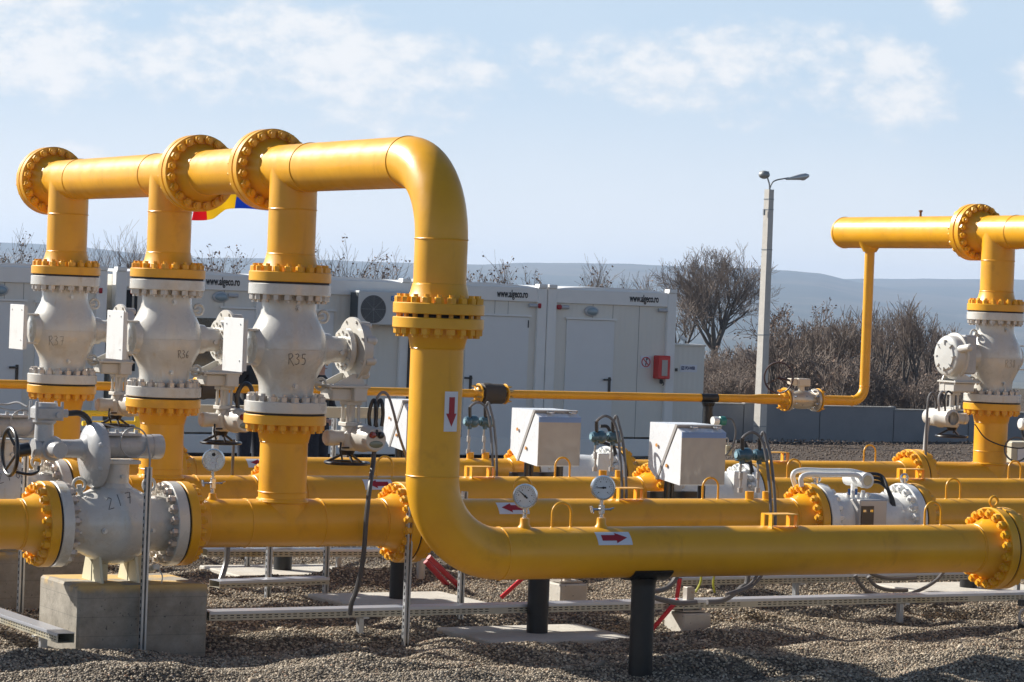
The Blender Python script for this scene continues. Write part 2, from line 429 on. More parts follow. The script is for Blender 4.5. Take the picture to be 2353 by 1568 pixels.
def boss(b, p, r=.028, h=.05): b.lathe(V3(p)-Z_*.012, Z_, [(0, r*1.5), (.016, r*1.35), (.03, r), (h, r*.9)], 16)

def xon(x, y, row): return at(x, y, 1, ROW[row]).x
GW = []
# ---- header (manifold) spools over the left valves
HL = .49; ZC = 2.23; ZV0, ZV1 = ZC-HL, ZC+HL
F1y, F2y, F3y = 24.93, 21.45, 20.02
s = root('header_spool', (XT, ROW[3], 2.7), 'rear yellow header pipe on two legs over the two far left valves', 'pipe', 'yellow header pipes over the left valves')
b = MB()
b.cyl((XT, F1y-.2, ZH), (XT, F2y+.2, ZH), PR, n=64, caps=False)
for r_ in (2, 3):
    b.cyl((XT, ROW[r_], ZV1+.2), (XT, ROW[r_], ZH), PR, n=64, caps=False)
    weld(b, (XT, ROW[r_], ZH-.31), Z_); weld(b, (XT, ROW[r_], ZV1+.215), Z_)
    weld(b, (XT, ROW[r_]-.31, ZH), Y_)
    if r_ == 2: weld(b, (XT, ROW[r_]+.31, ZH), Y_)
b.build('pipe', YEL, s, 40)
f = flange(s, (XT, F1y, ZH), -Y_); bolts(f, (XT, F1y, ZH), -Y_, .082, .082, YEL, YEL); gasket(s, (XT, F1y, ZH), -Y_)
f = flange(s, (XT, F2y, ZH), Y_)
for r_ in (2, 3):
    f = flange(s, (XT, ROW[r_], ZV1), Z_); bolts(f, (XT, ROW[r_], ZV1), Z_, .082, .092, YEL, NUT); gasket(s, (XT, ROW[r_], ZV1), Z_)
s = root('blind_flange', (XT, F1y+.05, ZH), 'round yellow blind flange closing the far left end of the header', 'flange')
b = MB(); b.lathe((XT, F1y, ZH), Y_, [(.008, .1), (.008, .305), (.013, .31), (.077, .31), (.082, .305), (.082, .02)], 72); b.build('plate', YEL, s, 30)

s = root('header_spool', (XT, 20.7, ZH), 'short straight yellow pipe between the two near header flanges', 'pipe', 'yellow header pipes over the left valves')
b = MB(); b.cyl((XT, F2y-.2, ZH), (XT, F3y+.2, ZH), PR, n=64, caps=False); weld(b, (XT, F2y-.22, ZH), Y_); b.build('pipe', YEL, s, 40)
f = flange(s, (XT, F2y, ZH), -Y_); bolts(f, (XT, F2y, ZH), -Y_, .082, .082, YEL, YEL); gasket(s, (XT, F2y, ZH), -Y_)
f = flange(s, (XT, F3y, ZH), Y_)

BR = .533; ZG = 2.53
s = root('header_bend_spool', (XT, ROW[1], ZV1), 'big yellow pipe bending down at the top, with a leg to the nearest upright valve', 'pipe')
b = MB()
pts = [V3((XT, F3y-.2, ZH))] + arc((XT, ROW[0]+BR, ZH-BR), Z_, -Y_, BR, 20) + [V3((XT, ROW[0], ZG+.19))]
b.tube(pts, PR, 64, caps=False)
b.cyl((XT, ROW[1], ZV1+.2), (XT, ROW[1], ZH), PR, n=64, caps=False)
for p_, a_x in (((XT, ROW[1], ZH-.31), Z_), ((XT, ROW[1], ZV1+.215), Z_), ((XT, ROW[1]-.31, ZH), Y_), ((XT, ROW[0]+BR, ZH), Y_), ((XT, ROW[0], ZH-BR), Z_), ((XT, ROW[0], ZG+.21), Z_)): weld(b, p_, a_x)
b.build('pipe', YEL, s, 40)
f = flange(s, (XT, F3y, ZH), -Y_); bolts(f, (XT, F3y, ZH), -Y_, .082, .082, YEL, YEL); gasket(s, (XT, F3y, ZH), -Y_)
f = flange(s, (XT, ROW[1], ZV1), Z_); bolts(f, (XT, ROW[1], ZV1), Z_, .082, .092, YEL, NUT); gasket(s, (XT, ROW[1], ZV1), Z_)
f = flange(s, (XT, ROW[0], ZG+.004), Z_); bolts(f, (XT, ROW[0], ZG), Z_, .086, .086, YEL, YEL)

# ---- front line
s = root('front_pipe_spool', (XT, ROW[0], .9), 'nearest yellow pipe, coming down, bending and running right along the ground', 'pipe')
b = MB()
pts = [V3((XT, ROW[0], ZG-.19)), V3((XT, ROW[0], ZR+BR))] + arc((XT+BR, ROW[0], ZR+BR), -X_, -Z_, BR, 20)[1:] + [V3((XM0-.19, ROW[0], ZR))]
b.tube(pts, PR, 64, caps=False)
for p_, a_x in (((XT, ROW[0], ZG-.22), Z_), ((XT, ROW[0], ZR+BR), Z_), ((XT+BR, ROW[0], ZR), X_), ((XM0-.23, ROW[0], ZR), X_)): weld(b, p_, a_x)
G1x, G2x = xon(1205, 1215, 0), xon(1381, 1212, 0)
for gx in (G1x, G2x): boss(b, (gx, ROW[0], ZR+PR), .034, .075)
b.build('pipe', YEL, s, 40)
f = flange(s, (XT, ROW[0], ZG-.004), -Z_)
b = MB(); b.lathe((XT, ROW[0], ZG-.03), Z_, [(0, .235), (.06, .235)], 48); b.build('gasket', GAS, s)
f = flange(s, (XM0, ROW[0], ZR), -X_); bolts(f, (XM0, ROW[0], ZR), -X_, .082, .082, YEL, YEL); gasket(s, (XM0, ROW[0], ZR), -X_)
e_b = MB(); e_b.ring((XM0-.035, ROW[0], ZR+.31+.045), Y_, .036, .011, 20, 8); e_b.cyl((XM0-.035, ROW[0], ZR+.30), (XM0-.035, ROW[0], ZR+.325), .022, n=12); e_b.build('lifting_eye', YEL, s)
for lx in (1290, 2143): loop(s, xon(lx, 1208, 0), ROW[0], ZR+PR)
stand(s, xon(1791, 1206, 0), ROW[0], ZR+PR)
x0, x1 = xon(1348, 1242, 0), xon(1426, 1242, 0)
sticker(s, (0, ROW[0], ZR), X_, PR, x0, x1, D2R(-57), D2R(-22), -Y_, '+')
v0 = at(1032, 900, 1, ROW[0]-.17).z; v1 = at(1032, 992, 1, ROW[0]-.17).z
sticker(s, (XT, ROW[0], 0), Z_, PR, v1, v0, D2R(58), D2R(22), (-FWD.x, -FWD.y, 0), '-')
s = root('front_pipe_extension', (XM0, ROW[0], .9), 'yellow pipe beyond the nearest flange pair at the right edge', 'pipe')
pipe_run(s, ROW[0], XM0+.19, 17.5, welds=(XM0+.23,))
flange(s, (XM0, ROW[0], ZR), X_)

# ---- the three rows behind it
names = ['', 'second', 'third', 'rear']
for r_ in (1, 2, 3):
    y = ROW[r_]; nm = names[r_]
    if r_ < 3:
        s = root('inlet_pipe', (XV-1, y, .9), 'yellow pipe entering the %s row valve from the left edge' % nm, 'pipe', 'yellow inlet pipes')
        pipe_run(s, y, 3.0, XV-HL-.19, welds=(XV-HL-.23,))
        f = flange(s, (XV-HL, y, ZR), -X_); bolts(f, (XV-HL, y, ZR), -X_, .082, .092, YEL, NUT); gasket(s, (XV-HL, y, ZR), -X_)
    s = root('tee_spool', (XT, y, .9), 'yellow tee pipe in the %s row rising into its upright valve on the left' % nm, 'pipe', 'yellow tee pipes under the upright valves')
    b = MB(); x0 = XV+HL if r_ < 3 else 4.
    b.cyl((x0+.19, y, ZR), (XP-.19, y, ZR), PR, n=64, caps=False)
    b.cyl((XT, y, ZR), (XT, y, ZV0-.19), PR, n=64, caps=False)
    for k in range(2): b.ring((XT, y, ZR+.165+.012*k), Z_, PR+.008-.006*k, .012, 48, 8)
    weld(b, (XT, y, ZR+.235), Z_); weld(b, (XT-.30, y, ZR), X_); weld(b, (XT+.30, y, ZR), X_); weld(b, (XP-.23, y, ZR), X_); weld(b, (XT, y, ZV0-.215), Z_)
    if r_ == 1: boss(b, (xon(488, 1146, 1), y, ZR+PR), .03, .055)
    b.build('pipe', YEL, s, 40)
    f = flange(s, (XT, y, ZV0), -Z_); bolts(f, (XT, y, ZV0), -Z_, .082, .092, YEL, NUT); gasket(s, (XT, y, ZV0), -Z_)
    if r_ < 3:
        f = flange(s, (XV+HL, y, ZR), X_); bolts(f, (XV+HL, y, ZR), X_, .082, .092, YEL, NUT); gasket(s, (XV+HL, y, ZR), X_)
    f = flange(s, (XP, y, ZR), -X_); bolts(f, (XP, y, ZR), -X_, .082, .082, YEL, YEL); gasket(s, (XP, y, ZR), -X_)
    s = root('meter_run_pipe', (11.5, y, .9), 'long yellow pipe of the %s row between the flange pair and the flow meter' % nm, 'pipe', 'yellow pipes leading to the flow meters')
    tx = {1: 1722, 2: 1385, 3: 1080}[r_]; ty = {1: 1142, 2: 1090, 3: 1057}[r_]; tX = xon(tx, ty, r_)
    def ex(b, y=y, tX=tX):
        for dx in (0, .17): b.cyl((tX+dx, y, ZR+PR-.02), (tX+dx, y, ZR+PR+.06), .036, n=20)
    pipe_run(s, y, XP+.19, XM0-.19, welds=(XP+.23, XM0-.23), extra=ex)
    flange(s, (XP, y, ZR), X_)
    f = flange(s, (XM0, y, ZR), -X_); bolts(f, (XM0, y, ZR), -X_, .082, .09, YEL, WHM); gasket(s, (XM0, y, ZR), -X_)
    for lx, ly in {1: [(1200, 1146), (1632, 1142)], 2: [(883, 1090), (1292, 1092)], 3: []}[r_]: loop(s, xon(lx, ly, r_), y, ZR+PR)
    for lx, ly in {1: [(1440, 1146)], 2: [(1102, 1092)], 3: []}[r_]: stand(s, xon(lx, ly, r_), y, ZR+PR)
    sx0, sx1, sy = {1: (1120, 1190, 1167), 2: (816, 887, 1113), 3: (553, 598, 1070)}[r_]
    x0 = xon(sx0, sy, r_); x1 = x0 + (.27 if r_ < 3 else .28)
    if r_ < 3: sticker(s, (0, y, ZR), X_, PR, x0+.02, x0+.29, D2R(-60), D2R(-24), -Y_, '-')
    else: sticker(s, (0, y, ZR), X_, PR, xon(556, 1070, 3), xon(556, 1070, 3)+.27, D2R(-66), D2R(-30), -Y_, '-')
    s = root('outlet_pipe', (16, y, .9), 'yellow pipe of the %s row running right from the flow meter' % nm, 'pipe', 'yellow pipes right of the flow meters')
    xe = XCR-.19 if r_ == 3 else 24.
    pipe_run(s, y, XM1+.19, xe, welds=(XM1+.23,))
    f = flange(s, (XM1, y, ZR), X_); bolts(f, (XM1, y, ZR), X_, .082, .09, YEL, WHM); gasket(s, (XM1, y, ZR), X_)
    for lx, ly in {1: [(2190, 1140)], 2: [(1824, 1094), (2331, 1095)], 3: [(1998, 1060)]}[r_]: loop(s, xon(lx, ly, r_), y, ZR+PR)
    for lx, ly in {1: [], 2: [(2093, 1094)], 3: [(1783, 1060)]}[r_]: stand(s, xon(lx, ly, r_), y, ZR+PR)
    if r_ == 3:
        f = flange(s, (XCR, y, ZR), -X_); bolts(f, (XCR, y, ZR), -X_, .082, .082, YEL, YEL); gasket(s, (XCR, y, ZR), -X_)
s = root('tee_spool', (XTR, ROW[3], .9), 'yellow tee pipe at the far right rising into the right valve', 'pipe')
b = MB(); b.cyl((XCR+.19, ROW[3], ZR), (24, ROW[3], ZR), PR, n=64, caps=False); b.cyl((XTR, ROW[3], ZR), (XTR, ROW[3], ZV0-.19), PR, n=64, caps=False)
weld(b, (XTR, ROW[3], ZR+.3), Z_); weld(b, (XTR, ROW[3], ZV0-.215), Z_); b.ring((XTR, ROW[3], ZR+.165), Z_, PR+.008, .012, 48, 8); b.build('pipe', YEL, s, 40)
flange(s, (XCR, ROW[3], ZR), X_)
f = flange(s, (XTR, ROW[3], ZV0), -Z_); bolts(f, (XTR, ROW[3], ZV0), -Z_, .082, .092, YEL, NUT); gasket(s, (XTR, ROW[3], ZV0), -Z_)

# ---- right header
FRy, CPy = 24.86, 27.42
s = root('right_header_end', (XTR, 26.5, ZH), 'closed-end yellow header pipe at the right with a rounded cap and a thin branch pad', 'pipe')
b = MB(); b.cyl((XTR, FRy+.2, ZH), (XTR, CPy-.10, ZH), PR, n=64, caps=False)
b.lathe((XTR, CPy-.10, ZH), Y_, [(.11*math.sin(t), PR*math.cos(t)) for t in [math.pi/2*i/8 for i in range(8)]] + [(.11, .004)], 64, caps=False)
weld(b, (XTR, CPy-.11, ZH), Y_)
pYb = at(1999, 573, 0, XTR).y
b.cyl((XTR, pYb, ZH-PR-.045), (XTR, pYb, ZH-.1), .075, .15, 32); b.tube([V3((XTR-PR*math.sin(.75)*1.02+0, pYb+.17*math.cos(t), ZH-PR*.55+.11*math.sin(t))) for t in [math.pi*i/12 for i in range(13)]], .010, 6)
b.build('pipe', YEL, s, 40)
b = MB(); ny = at(2115, 502, 0, XTR).y; b.cyl((XTR, ny, ZH+PR-.01), (XTR, ny, ZH+PR+.06), .014, n=10); b.cyl((XTR, ny, ZH+PR+.05), (XTR, ny, ZH+PR+.07), .022, n=6); b.build('vent_plug', mat('rust_brown', (.22, .10, .03), .7), s)
f = flange(s, (XTR, FRy, ZH), Y_)
s = root('right_header_spool', (XTR, ROW[3], 3), 'yellow header pipe leaving the picture at the upper right over the right valve', 'pipe')
b = MB(); b.cyl((XTR, FRy-.2, ZH), (XTR, 20.2, ZH), PR, n=64, caps=False); b.cyl((XTR, ROW[3], ZV1+.2), (XTR, ROW[3], ZH), PR, n=64, caps=False)
weld(b, (XTR, ROW[3], ZH-.31), Z_); weld(b, (XTR, ROW[3], ZV1+.22), Z_); weld(b, (XTR, ROW[3]-.3, ZH), Y_); b.build('pipe', YEL, s, 40)
f = flange(s, (XTR, FRy, ZH), -Y_); bolts(f, (XTR, FRy, ZH), -Y_, .082, .082, YEL, YEL); gasket(s, (XTR, FRy, ZH), -Y_)
f = flange(s, (XTR, ROW[3], ZV1), Z_); bolts(f, (XTR, ROW[3], ZV1), Z_, .082, .092, YEL, NUT); gasket(s, (XTR, ROW[3], ZV1), Z_)

# ---- thin blow-down line
TY = pYb; tz = lambda x, y: at(x, y, 1, TY)
zt = .5*(tz(300, 896).z+tz(1500, 906).z); r3, r4 = .0445, .057
JA, JB = tz(1103, 902).x, tz(1157, 903).x
def joint(x, sgn, par, od=.11):
    f = flange(par, (x, TY, zt), (sgn, 0, 0), pr=r3, od=od, th=.025, hub=.05)
    bolts(f, (x, TY, zt), (sgn, 0, 0), .025, .028, BRS, BRS, 8, .085, .012); return f
s = root('thin_pipe', (tz(800, 900).x, TY, zt), 'thin yellow pipe running behind the left valves to the dark insulating joint', 'pipe')
J0 = tz(496, 898).x
b = MB(); b.cyl((J0+.02, TY, zt), (JA-.05, TY, zt), r3, n=24, caps=False); b.build('pipe', YEL, s); joint(JA, -1, s); joint(J0, 1, s)
s = root('thin_pipe', (tz(100, 896).x, TY, zt), 'thin yellow pipe at the left edge, ending in a dark joint behind the left valves', 'pipe')
b = MB(); b.cyl((4, TY, zt), (J0-.22, TY, zt), r3, n=24, caps=False); b.build('pipe', YEL, s); joint(J0-.21, -1, s)
def ins(xa, xb, label):
    s = root('insulating_joint', ((xa+xb)/2, TY, zt), label, 'pipe joint', 'dark insulating joints on the thin pipe')
    b = MB(); L = xb-xa; b.lathe((xa+.01, TY, zt), X_, [(0, .09), (.01, .112), (L*.3, .118), (L*.5, .108), (L-.03, .108), (L-.02, .09)], 28); b.build('sleeve', mat('dark_wrap', (.055, .045, .035), .7, bump=.4), s)
ins(JA, JB, 'dark wrapped joint in the thin pipe just right of the big upright pipe')
ins(J0-.21, J0, 'dark wrapped joint in the thin pipe beside the middle upright valve')
VA, VB = tz(1806, 912).x, tz(1876, 914).x; RX = tz(1728, 908).x
s = root('thin_pipe', (tz(1400, 905).x, TY, zt), 'thin yellow pipe widening just before the small steel valve with the big handwheel', 'pipe')
b = MB(); b.lathe((JB+.05, TY, zt), X_, [(0, r3), (RX-JB-.12, r3), (RX-JB-.05, r3*1.05), (RX-JB+.05, r4*.98), (RX-JB+.12, r4), (VA-JB-.1, r4)], 28, caps=False); b.build('pipe', YEL, s); joint(JB, 1, s)
f = flange(s, (VA, TY, zt), -X_, pr=r4, od=.135, th=.03, hub=.07); bolts(f, (VA, TY, zt), -X_, .03, .03, YEL, STL, 8, .105, .014)
s = root('thin_riser_pipe', (XTR, TY, 2.2), 'thin yellow pipe bending up from the small steel valve to the right header', 'pipe')
b = MB(); ER = .17
pts = [V3((VB+.09, TY, zt))] + arc((XTR-ER, TY, zt+ER), -Z_, X_, ER, 10) + [V3((XTR, TY, ZH-PR-.04))]
b.tube(pts, r4, 28, caps=False); weld(b, (XTR-ER, TY, zt), X_, r4); weld(b, (XTR, TY, zt+ER), Z_, r4); b.build('pipe', YEL, s)
f = flange(s, (VB, TY, zt), X_, pr=r4, od=.135, th=.03, hub=.07); bolts(f, (VB, TY, zt), X_, .03, .03, YEL, STL, 8, .105, .014)
s = root('steel_ball_valve', ((VA+VB)/2, TY, zt), 'small steel ball valve with large dark handwheel on the thin pipe by the lamp', 'valve')
b = MB(); L = VB-VA; b.lathe((VA+.006, TY, zt), X_, [(0, .06), (0, .130), (.03, .130), (.032, .075), (.08, .085), (L*.38, .105), (L*.62, .105), (L-.092, .085), (L-.044, .075), (L-.042, .130), (L-.012, .130), (L-.012, .06)], 40); b.build('body', mat('valve_metal', (.50, .46, .40), .35, .5, var=.1, vscale=12), s)
b = MB(); xm = (VA+VB)/2; b.cyl((xm, TY, zt+.09), (xm, TY, zt+.16), .035, n=16); b.box((xm, TY, zt+.20), (.17, .12, .09), bev=.012); b.box((xm-.13, TY, zt+.205), (.09, .085, .075), bev=.006); b.build('gearbox', mat('warm_white_paint', (.62, .55, .45), .4), s)
h = root_h = MB(); hc = V3((tz(1787, 865).x, TY-.02, tz(1787, 868).z)); hx = V3((-.84, -.54, 0)).normalized()
h.ring(hc, hx, .175, .010, 40, 8); u_, v_ = frame(hx)
for k in range(3):
    a = 2*math.pi*k/3+.5; h.tube([hc, hc+u_*(.175*math.cos(a))+v_*(.175*math.sin(a))], .006, 6)
h.cyl(hc, (xm-.1, TY, zt+.205), .012, n=8); h.build('handwheel', mat('dark_wheel', (.035, .012, .012), .4), s)
s = root('pipe_stand', (tz(1628, 925).x, TY, 0), 'black pipe stand with a half-round saddle holding the thin pipe', 'pipe support')
sx_ = tz(1628, 925).x; b = MB(); b.cyl((sx_, TY, -.02), (sx_, TY, zt-.08), .055, n=24); b.lathe((sx_-.11, TY, zt), X_, [(0, r3+.004), (.22, r3+.004)], 24, caps=False)
b.cyl((sx_, TY, zt-.09), (sx_, TY, zt-.05), .065, .075, 24); b.build('post', TAR, s)

# ---- black posts under the rows at the left, pads
POSTX = 11.09
def post(x, y, z0, label, ztop=ZR-PR, grp='black posts carrying the yellow pipes'):
    s = root('pipe_support', (x, y, z0), label, 'pipe support', grp)
    b = MB(); b.cyl((x, y, z0-.06), (x, y, ztop-.055), .085, n=40); b.lathe((x, y, ztop-.055), Z_, [(0, .085), (.02, .087), (.05, .10)], 40); b.build('post', TAR, s)
    b = MB(); n = 14; L = .155; rr = PR+.003; vs = []
    for i, t in enumerate([-L, L]):
        for k in range(n+1):
            a = D2R(-90-50+100*k/n)
            tt = t*(1-.0*abs(k-n/2)/n); vs.append((x+tt, y+rr*math.cos(a), ZR+rr*math.sin(a)))
        for k in range(n+1):
            a = D2R(-90-50+100*k/n); vs.append((x+t, y+(rr+.014)*math.cos(a), ZR+(rr+.014)*math.sin(a)))
    m_ = 2*(n+1); fs = []
    for k in range(n): fs += [(k, k+1, m_+k+1, m_+k), (n+1+k, m_+n+1+k, m_+n+2+k, n+2+k), (k, n+1+k, n+2+k, k+1), (m_+k, m_+k+1, m_+n+2+k, m_+n+1+k)]
    fs += [(0, m_, m_+n+1, n+1), (n, 2*n+1, m_+2*n+1, m_+n)]
    b.add(vs, fs); b.build('saddle', TAR, s, 30); return s
post(10.55, ROW[0], .10, 'nearest black pipe post, with its saddle showing under the front pipe')
post(POSTX, ROW[1], .0, 'black pipe post on the concrete pad just behind the front pipe bend')
post(POSTX, ROW[2], .0, 'black pipe post on its pad, just left of the big bend')
post(POSTX, ROW[3], .0, 'farthest black pipe post, under the middle of the tee pipe')
post(at(2225, 1356, 1, ROW[2]).x, ROW[2], 0, 'black pipe post showing under the right front flange')

# ================================================================== VALVES
BODY = [(-.395, .205), (-.36, .205), (-.30, .206), (-.255, .212), (-.215, .230), (-.17, .252), (-.12, .277), (-.06, .294), (0, .299),
        (.06, .294), (.12, .277), (.17, .252), (.215, .230), (.255, .212), (.30, .206), (.36, .205), (.395, .205)]
def body_r(t):
    t = max(-.39, min(.39, t))
    for (a, ra), (b_, rb) in zip(BODY, BODY[1:]):
        if a <= t <= b_: return ra+(rb-ra)*(t-a)/(b_-a)
def strokes(par, lines, fn, r=.0028, m=None):
    """hand-drawn marker writing: polylines in (u, v), mapped on the surface by fn"""
    b = MB()
    for ln in lines:
        P = []
        for (a, c), (d, e) in zip(ln, ln[1:]):
            for k in range(4): P.append(fn(a+(d-a)*k/4, c+(e-c)*k/4))
        P.append(fn(*ln[-1])); b.tube(P, r, 4)
    return b.build('marker_writing', m or PEN, par, None)
G = {'R': [[(.0, 0), (.02, .5), (0, 1)], [(-.05, .95), (.28, 1.02), (.4, .8), (.25, .58), (.02, .5)], [(.12, .52), (.5, -.12)]],
     '3': [[(0, .95), (.25, 1.02), (.36, .82), (.12, .58), (.38, .42), (.36, .12), (.1, 0), (-.04, .08)]],
     '5': [[(.42, 1), (.08, 1), (.04, .6), (.3, .62), (.4, .35), (.28, .05), (.0, 0)]],
     '6': [[(.36, 1), (.12, .7), (.02, .35), (.15, .02), (.36, .12), (.34, .38), (.08, .36)]],
     '7': [[(0, .95), (.42, 1), (.2, 0)], [(.1, .5), (.42, .52)]],
     '2': [[(0, .85), (.18, 1), (.34, .8), (.02, .02), (.42, .0)]],
     '1': [[(.1, 1), (.16, 0)]], '8': [[(.2, .5), (.02, .75), (.2, 1), (.36, .78), (.02, .22), (.2, 0), (.38, .2), (.2, .5)]]}
def write(txt, h, adv=.62):
    out = []
    for i, ch in enumerate(txt):
        if ch != ' ': out += [[(u*h*.95+i*adv*h, v*h) for u, v in ln] for ln in G[ch]]
    return out
def end_flange(par, face, ax, m, th=.092, od=.31):
    b = MB(); b.lathe(face, ax, [(.008, .06), (.008, od-.005), (.013, od), (th-.005, od), (th, od-.005), (th, .205), (th+.008, .20)], 72)
    return b.build('end_flange', m, par, 30)
def eye(par, c, ax, m, R=.042, r=.013, foot=None):
    b = MB(); b.ring(c, ax, R, r, 24, 8)
    if foot: b.cyl(c, foot, .02, n=10)
    return b.build('lifting_eye', m, par)

def upright_valve(x, y, sgn, label, text=None, tx=(-.02, -.03), h=.10, plate=True, faint=False):
    s = root('upright_ball_valve', (x, y, ZC), label, 'valve', 'white upright ball valves')
    L = lambda a, b_, c: V3((x+sgn*a, y+sgn*b_, ZC+c))
    D = lambda a, b_, c: V3((sgn*a, sgn*b_, c))
    b = MB(); b.lathe((x, y, ZC), Z_, BODY, 64, caps=False)
    b.ring((x, y, ZC-.375), Z_, .207, .012, 48, 6); b.ring((x, y, ZC-.005), Z_, .2965, .004, 64, 6)
    b.lathe(L(-.18, 0, 0), D(-1, 0, 0), [(0, .20), (.06, .165), (.10, .135), (.125, .13), (.128, .075), (.131, .07), (.131, .03), (.136, .0)], 36, caps=False)
    bd = b.build('body', WHT, s, 28)
    if text:
        def fn(u, v):
            t = tx[1]+v; r = body_r(t)+.0015; a = math.atan2(-FWD.y, -FWD.x)+(tx[0]+u)/r
            return V3((x+r*math.cos(a), y+r*math.sin(a), ZC+t))
        strokes(bd, write(text, h), fn, .0024, PEF if faint else PEN)
    end_flange(s, (x, y, ZC+HL), -Z_, WHT); end_flange(s, (x, y, ZC-HL), Z_, WHT)
    fa = math.atan2(-FWD.y, -FWD.x)
    for t, da in ((.30, .42), (-.28, .40)):
        a = fa+da; r = body_r(t); q = V3((math.cos(a), math.sin(a), 0)); b = MB(); c = V3((x, y, ZC+t))
        b.cyl(c+q*(r-.01), c+q*(r+.012), .022, n=16); b.cyl(c+q*(r+.01), c+q*(r+.030), .014, n=6); b.build('drain_plug', ZNC, s)
    for t in (.245, -.265): eye(s, L(.285, .0, t), D(.0, 1, 0), WHT, .042, .012, L(.21, 0, t*.93))
    for t in (.13, -.125):
        b = MB(); b.box(L(-.33, 0, t), (.17, .13, .016)); b.build('plate_bracket', WHT, s)
    if plate:
        b = MB(); b.box(L(-.44, 0, .015), (.012, .375, .40), bev=.002); b.box(L(-.425, .18, .015), (.03, .012, .38)); b.box(L(-.425, -.18, .015), (.03, .012, .38))
        for p_ in ((-.13, .17), (.13, .17), (-.13, -.1)): b.cyl(L(-.446, p_[0], p_[1]), L(-.452, p_[0], p_[1]), .007, n=8)
        b.build('cover_plate', mat('plate_white', (.66, .66, .65), .4, dirt=(.4, .36, .3), damt=.25, dscale=9), s)
    # gear operator on the trunnion
    b = MB(); b.cyl(L(.26, 0, 0), L(.335, 0, 0), .128, .118, 36); b.cyl(L(.335, 0, 0), L(.46, 0, 0), .100, n=36); b.cyl(L(.40, -.085, -.02), L(.40, -.125, -.02), .018, n=12); b.build('stem_housing', WHT, s)
    b = MB(); b.lathe(L(.455, 0, 0), D(1, 0, 0), [(0, .10), (0, .165), (.04, .165), (.042, .13), (.075, .12)], 40)
    for k in range(12):
        a = 2*math.pi*k/12; c = L(.455, .133*math.cos(a), .133*math.sin(a)); b.cyl(c, c-D(.014, 0, 0), .012, n=6)
    b.build('mounting_flange', WHT, s, 30)
    b = MB(); b.lathe(L(.525, 0, 0), D(1, 0, 0), [(0, .13), (0, .25), (.022, .25), (.03, .225), (.09, .215), (.115, .15), (.12, .10)], 48)
    for k in range(8 if sgn > 0 else 0):
        a = 2*math.pi*(k+.5)/8; b.lathe(L(.56, .2*math.cos(a), .2*math.sin(a)), D(1, 0, 0), [(0, .035), (.075, .033), (.09, .02)], 14)
        c = L(.525, .228*math.cos(a), .228*math.sin(a)); b.cyl(c, c-D(.012, 0, 0), .012, n=6)
    b.cyl(L(.60, .09, .06), L(.60, .34, .10), .05, .04, 20); b.ball(L(.60, .34, .10), .042, 14, 8)
    b.build('gear_housing', BEG, s, 30)
    b = MB(); b.box(L(.46, 0, -.275), (.34, .32, .018), bev=.003)
    for yy in (-.12, .12):
        b.prism([L(.33, yy-.006, -.266), L(.60, yy-.006, -.266), L(.56, yy-.006, -.18), L(.50, yy-.006, -.18)], D(0, .012, 0))
    for qx in (.31, .61):
        for qy in (-.13, .13): b.cyl(L(qx, qy, -.30), L(qx, qy, -.255), .012, n=6)
    b.build('mounting_plate', BEG, s)
    b = MB(); b.box(L(.47, .01, -.335), (.27, .21, .10), bev=.012); b.box(L(.555, -.10, -.33), (.11, .10, .115), bev=.008); b.build('gearbox', BEG, s)
    b = MB(); b.box(L(.545, 0, -.402), (.13, .13, .03), bev=.004)
    for qx in (-.045, .045):
        for qy in (-.045, .045): b.cyl(L(.545+qx, qy, -.41), L(.545+qx, qy, -.56), .013, n=8)
    b.cyl(L(.545, 0, -.41), L(.545, 0, -.56), .03, n=14); b.box(L(.545, 0, -.565), (.14, .14, .03), bev=.004); b.cyl(L(.545, 0, -.58), L(.545, 0, -.64), .06, .075, 20); b.build('column', BEG, s)
    b = MB(); b.box(L(.535, 0, -.69), (.12, .15, .15), bev=.02)
    b.cyl(L(.48, 0, -.67), L(.40, 0, -.67), .058, n=24); b.lathe(L(.40, 0, -.67), D(-1, 0, 0), [(0, .062), (.05, .060), (.065, .045), (.067, .0)], 24, caps=False)
    b.lathe(L(.62, .14, -.665), D(0, -1, 0), [(0, .07), (.02, .095), (.18, .098), (.20, .108), (.235, .108), (.26, .100), (.42, .092), (.445, .082), (.448, .0)], 36, caps=False)
    for k in range(5): b.box(L(.575-.03*k+.06, .05, -.565+.006*k), (.008, .13, .03))
    b.build('drive_unit', BEG, s, 35)
    if sgn > 0:
        c = L(.62, -.308, -.665)
        b = MB(); b.ball(c+V3((0, 0, -.035)), (.058, .004, .028), 24, 8); b.build('display', LCD, s)
        for dx, dz, mm in ((-.035, .035, mat('knob_red', (.22, .01, .01), .15, coat=.8)), (.032, .035, BLK)):
            b = MB(); b.lathe(c+V3((dx, .004, dz)), -Y_, [(0, .027), (.02, .026), (.035, .018), (.038, .0)], 18, caps=False); b.build('knob', mm, s)
        b = MB(); b.box(c+V3((0, -.006, .052)), (.016, .02, .05), bev=.004); b.build('knob', BLK, s)
    hc = L(.53, 0, -.86); b = MB(); b.ring(hc, Z_, .165, .013, 44, 8); b.cyl(L(.53, 0, -.765), L(.53, 0, -.80), .06, .045, 20)
    for k in range(3):
        a = 2*math.pi*k/3+.4; q = V3((math.cos(a), math.sin(a), 0)); b.tube([hc+q*.03+Z_*.07, hc+q*.16], .011, 8)
    b.build('handwheel', BLK, s)
    b = MB(); b.tube([L(.43, -.09, -.70), L(.42, -.10, -.76), L(.46, -.06, -.83)], .008, 6); b.tube([L(.44, -.09, -.74), L(.50, -.09, -.74)], .008, 6); b.build('lever', BLK, s)
    return s

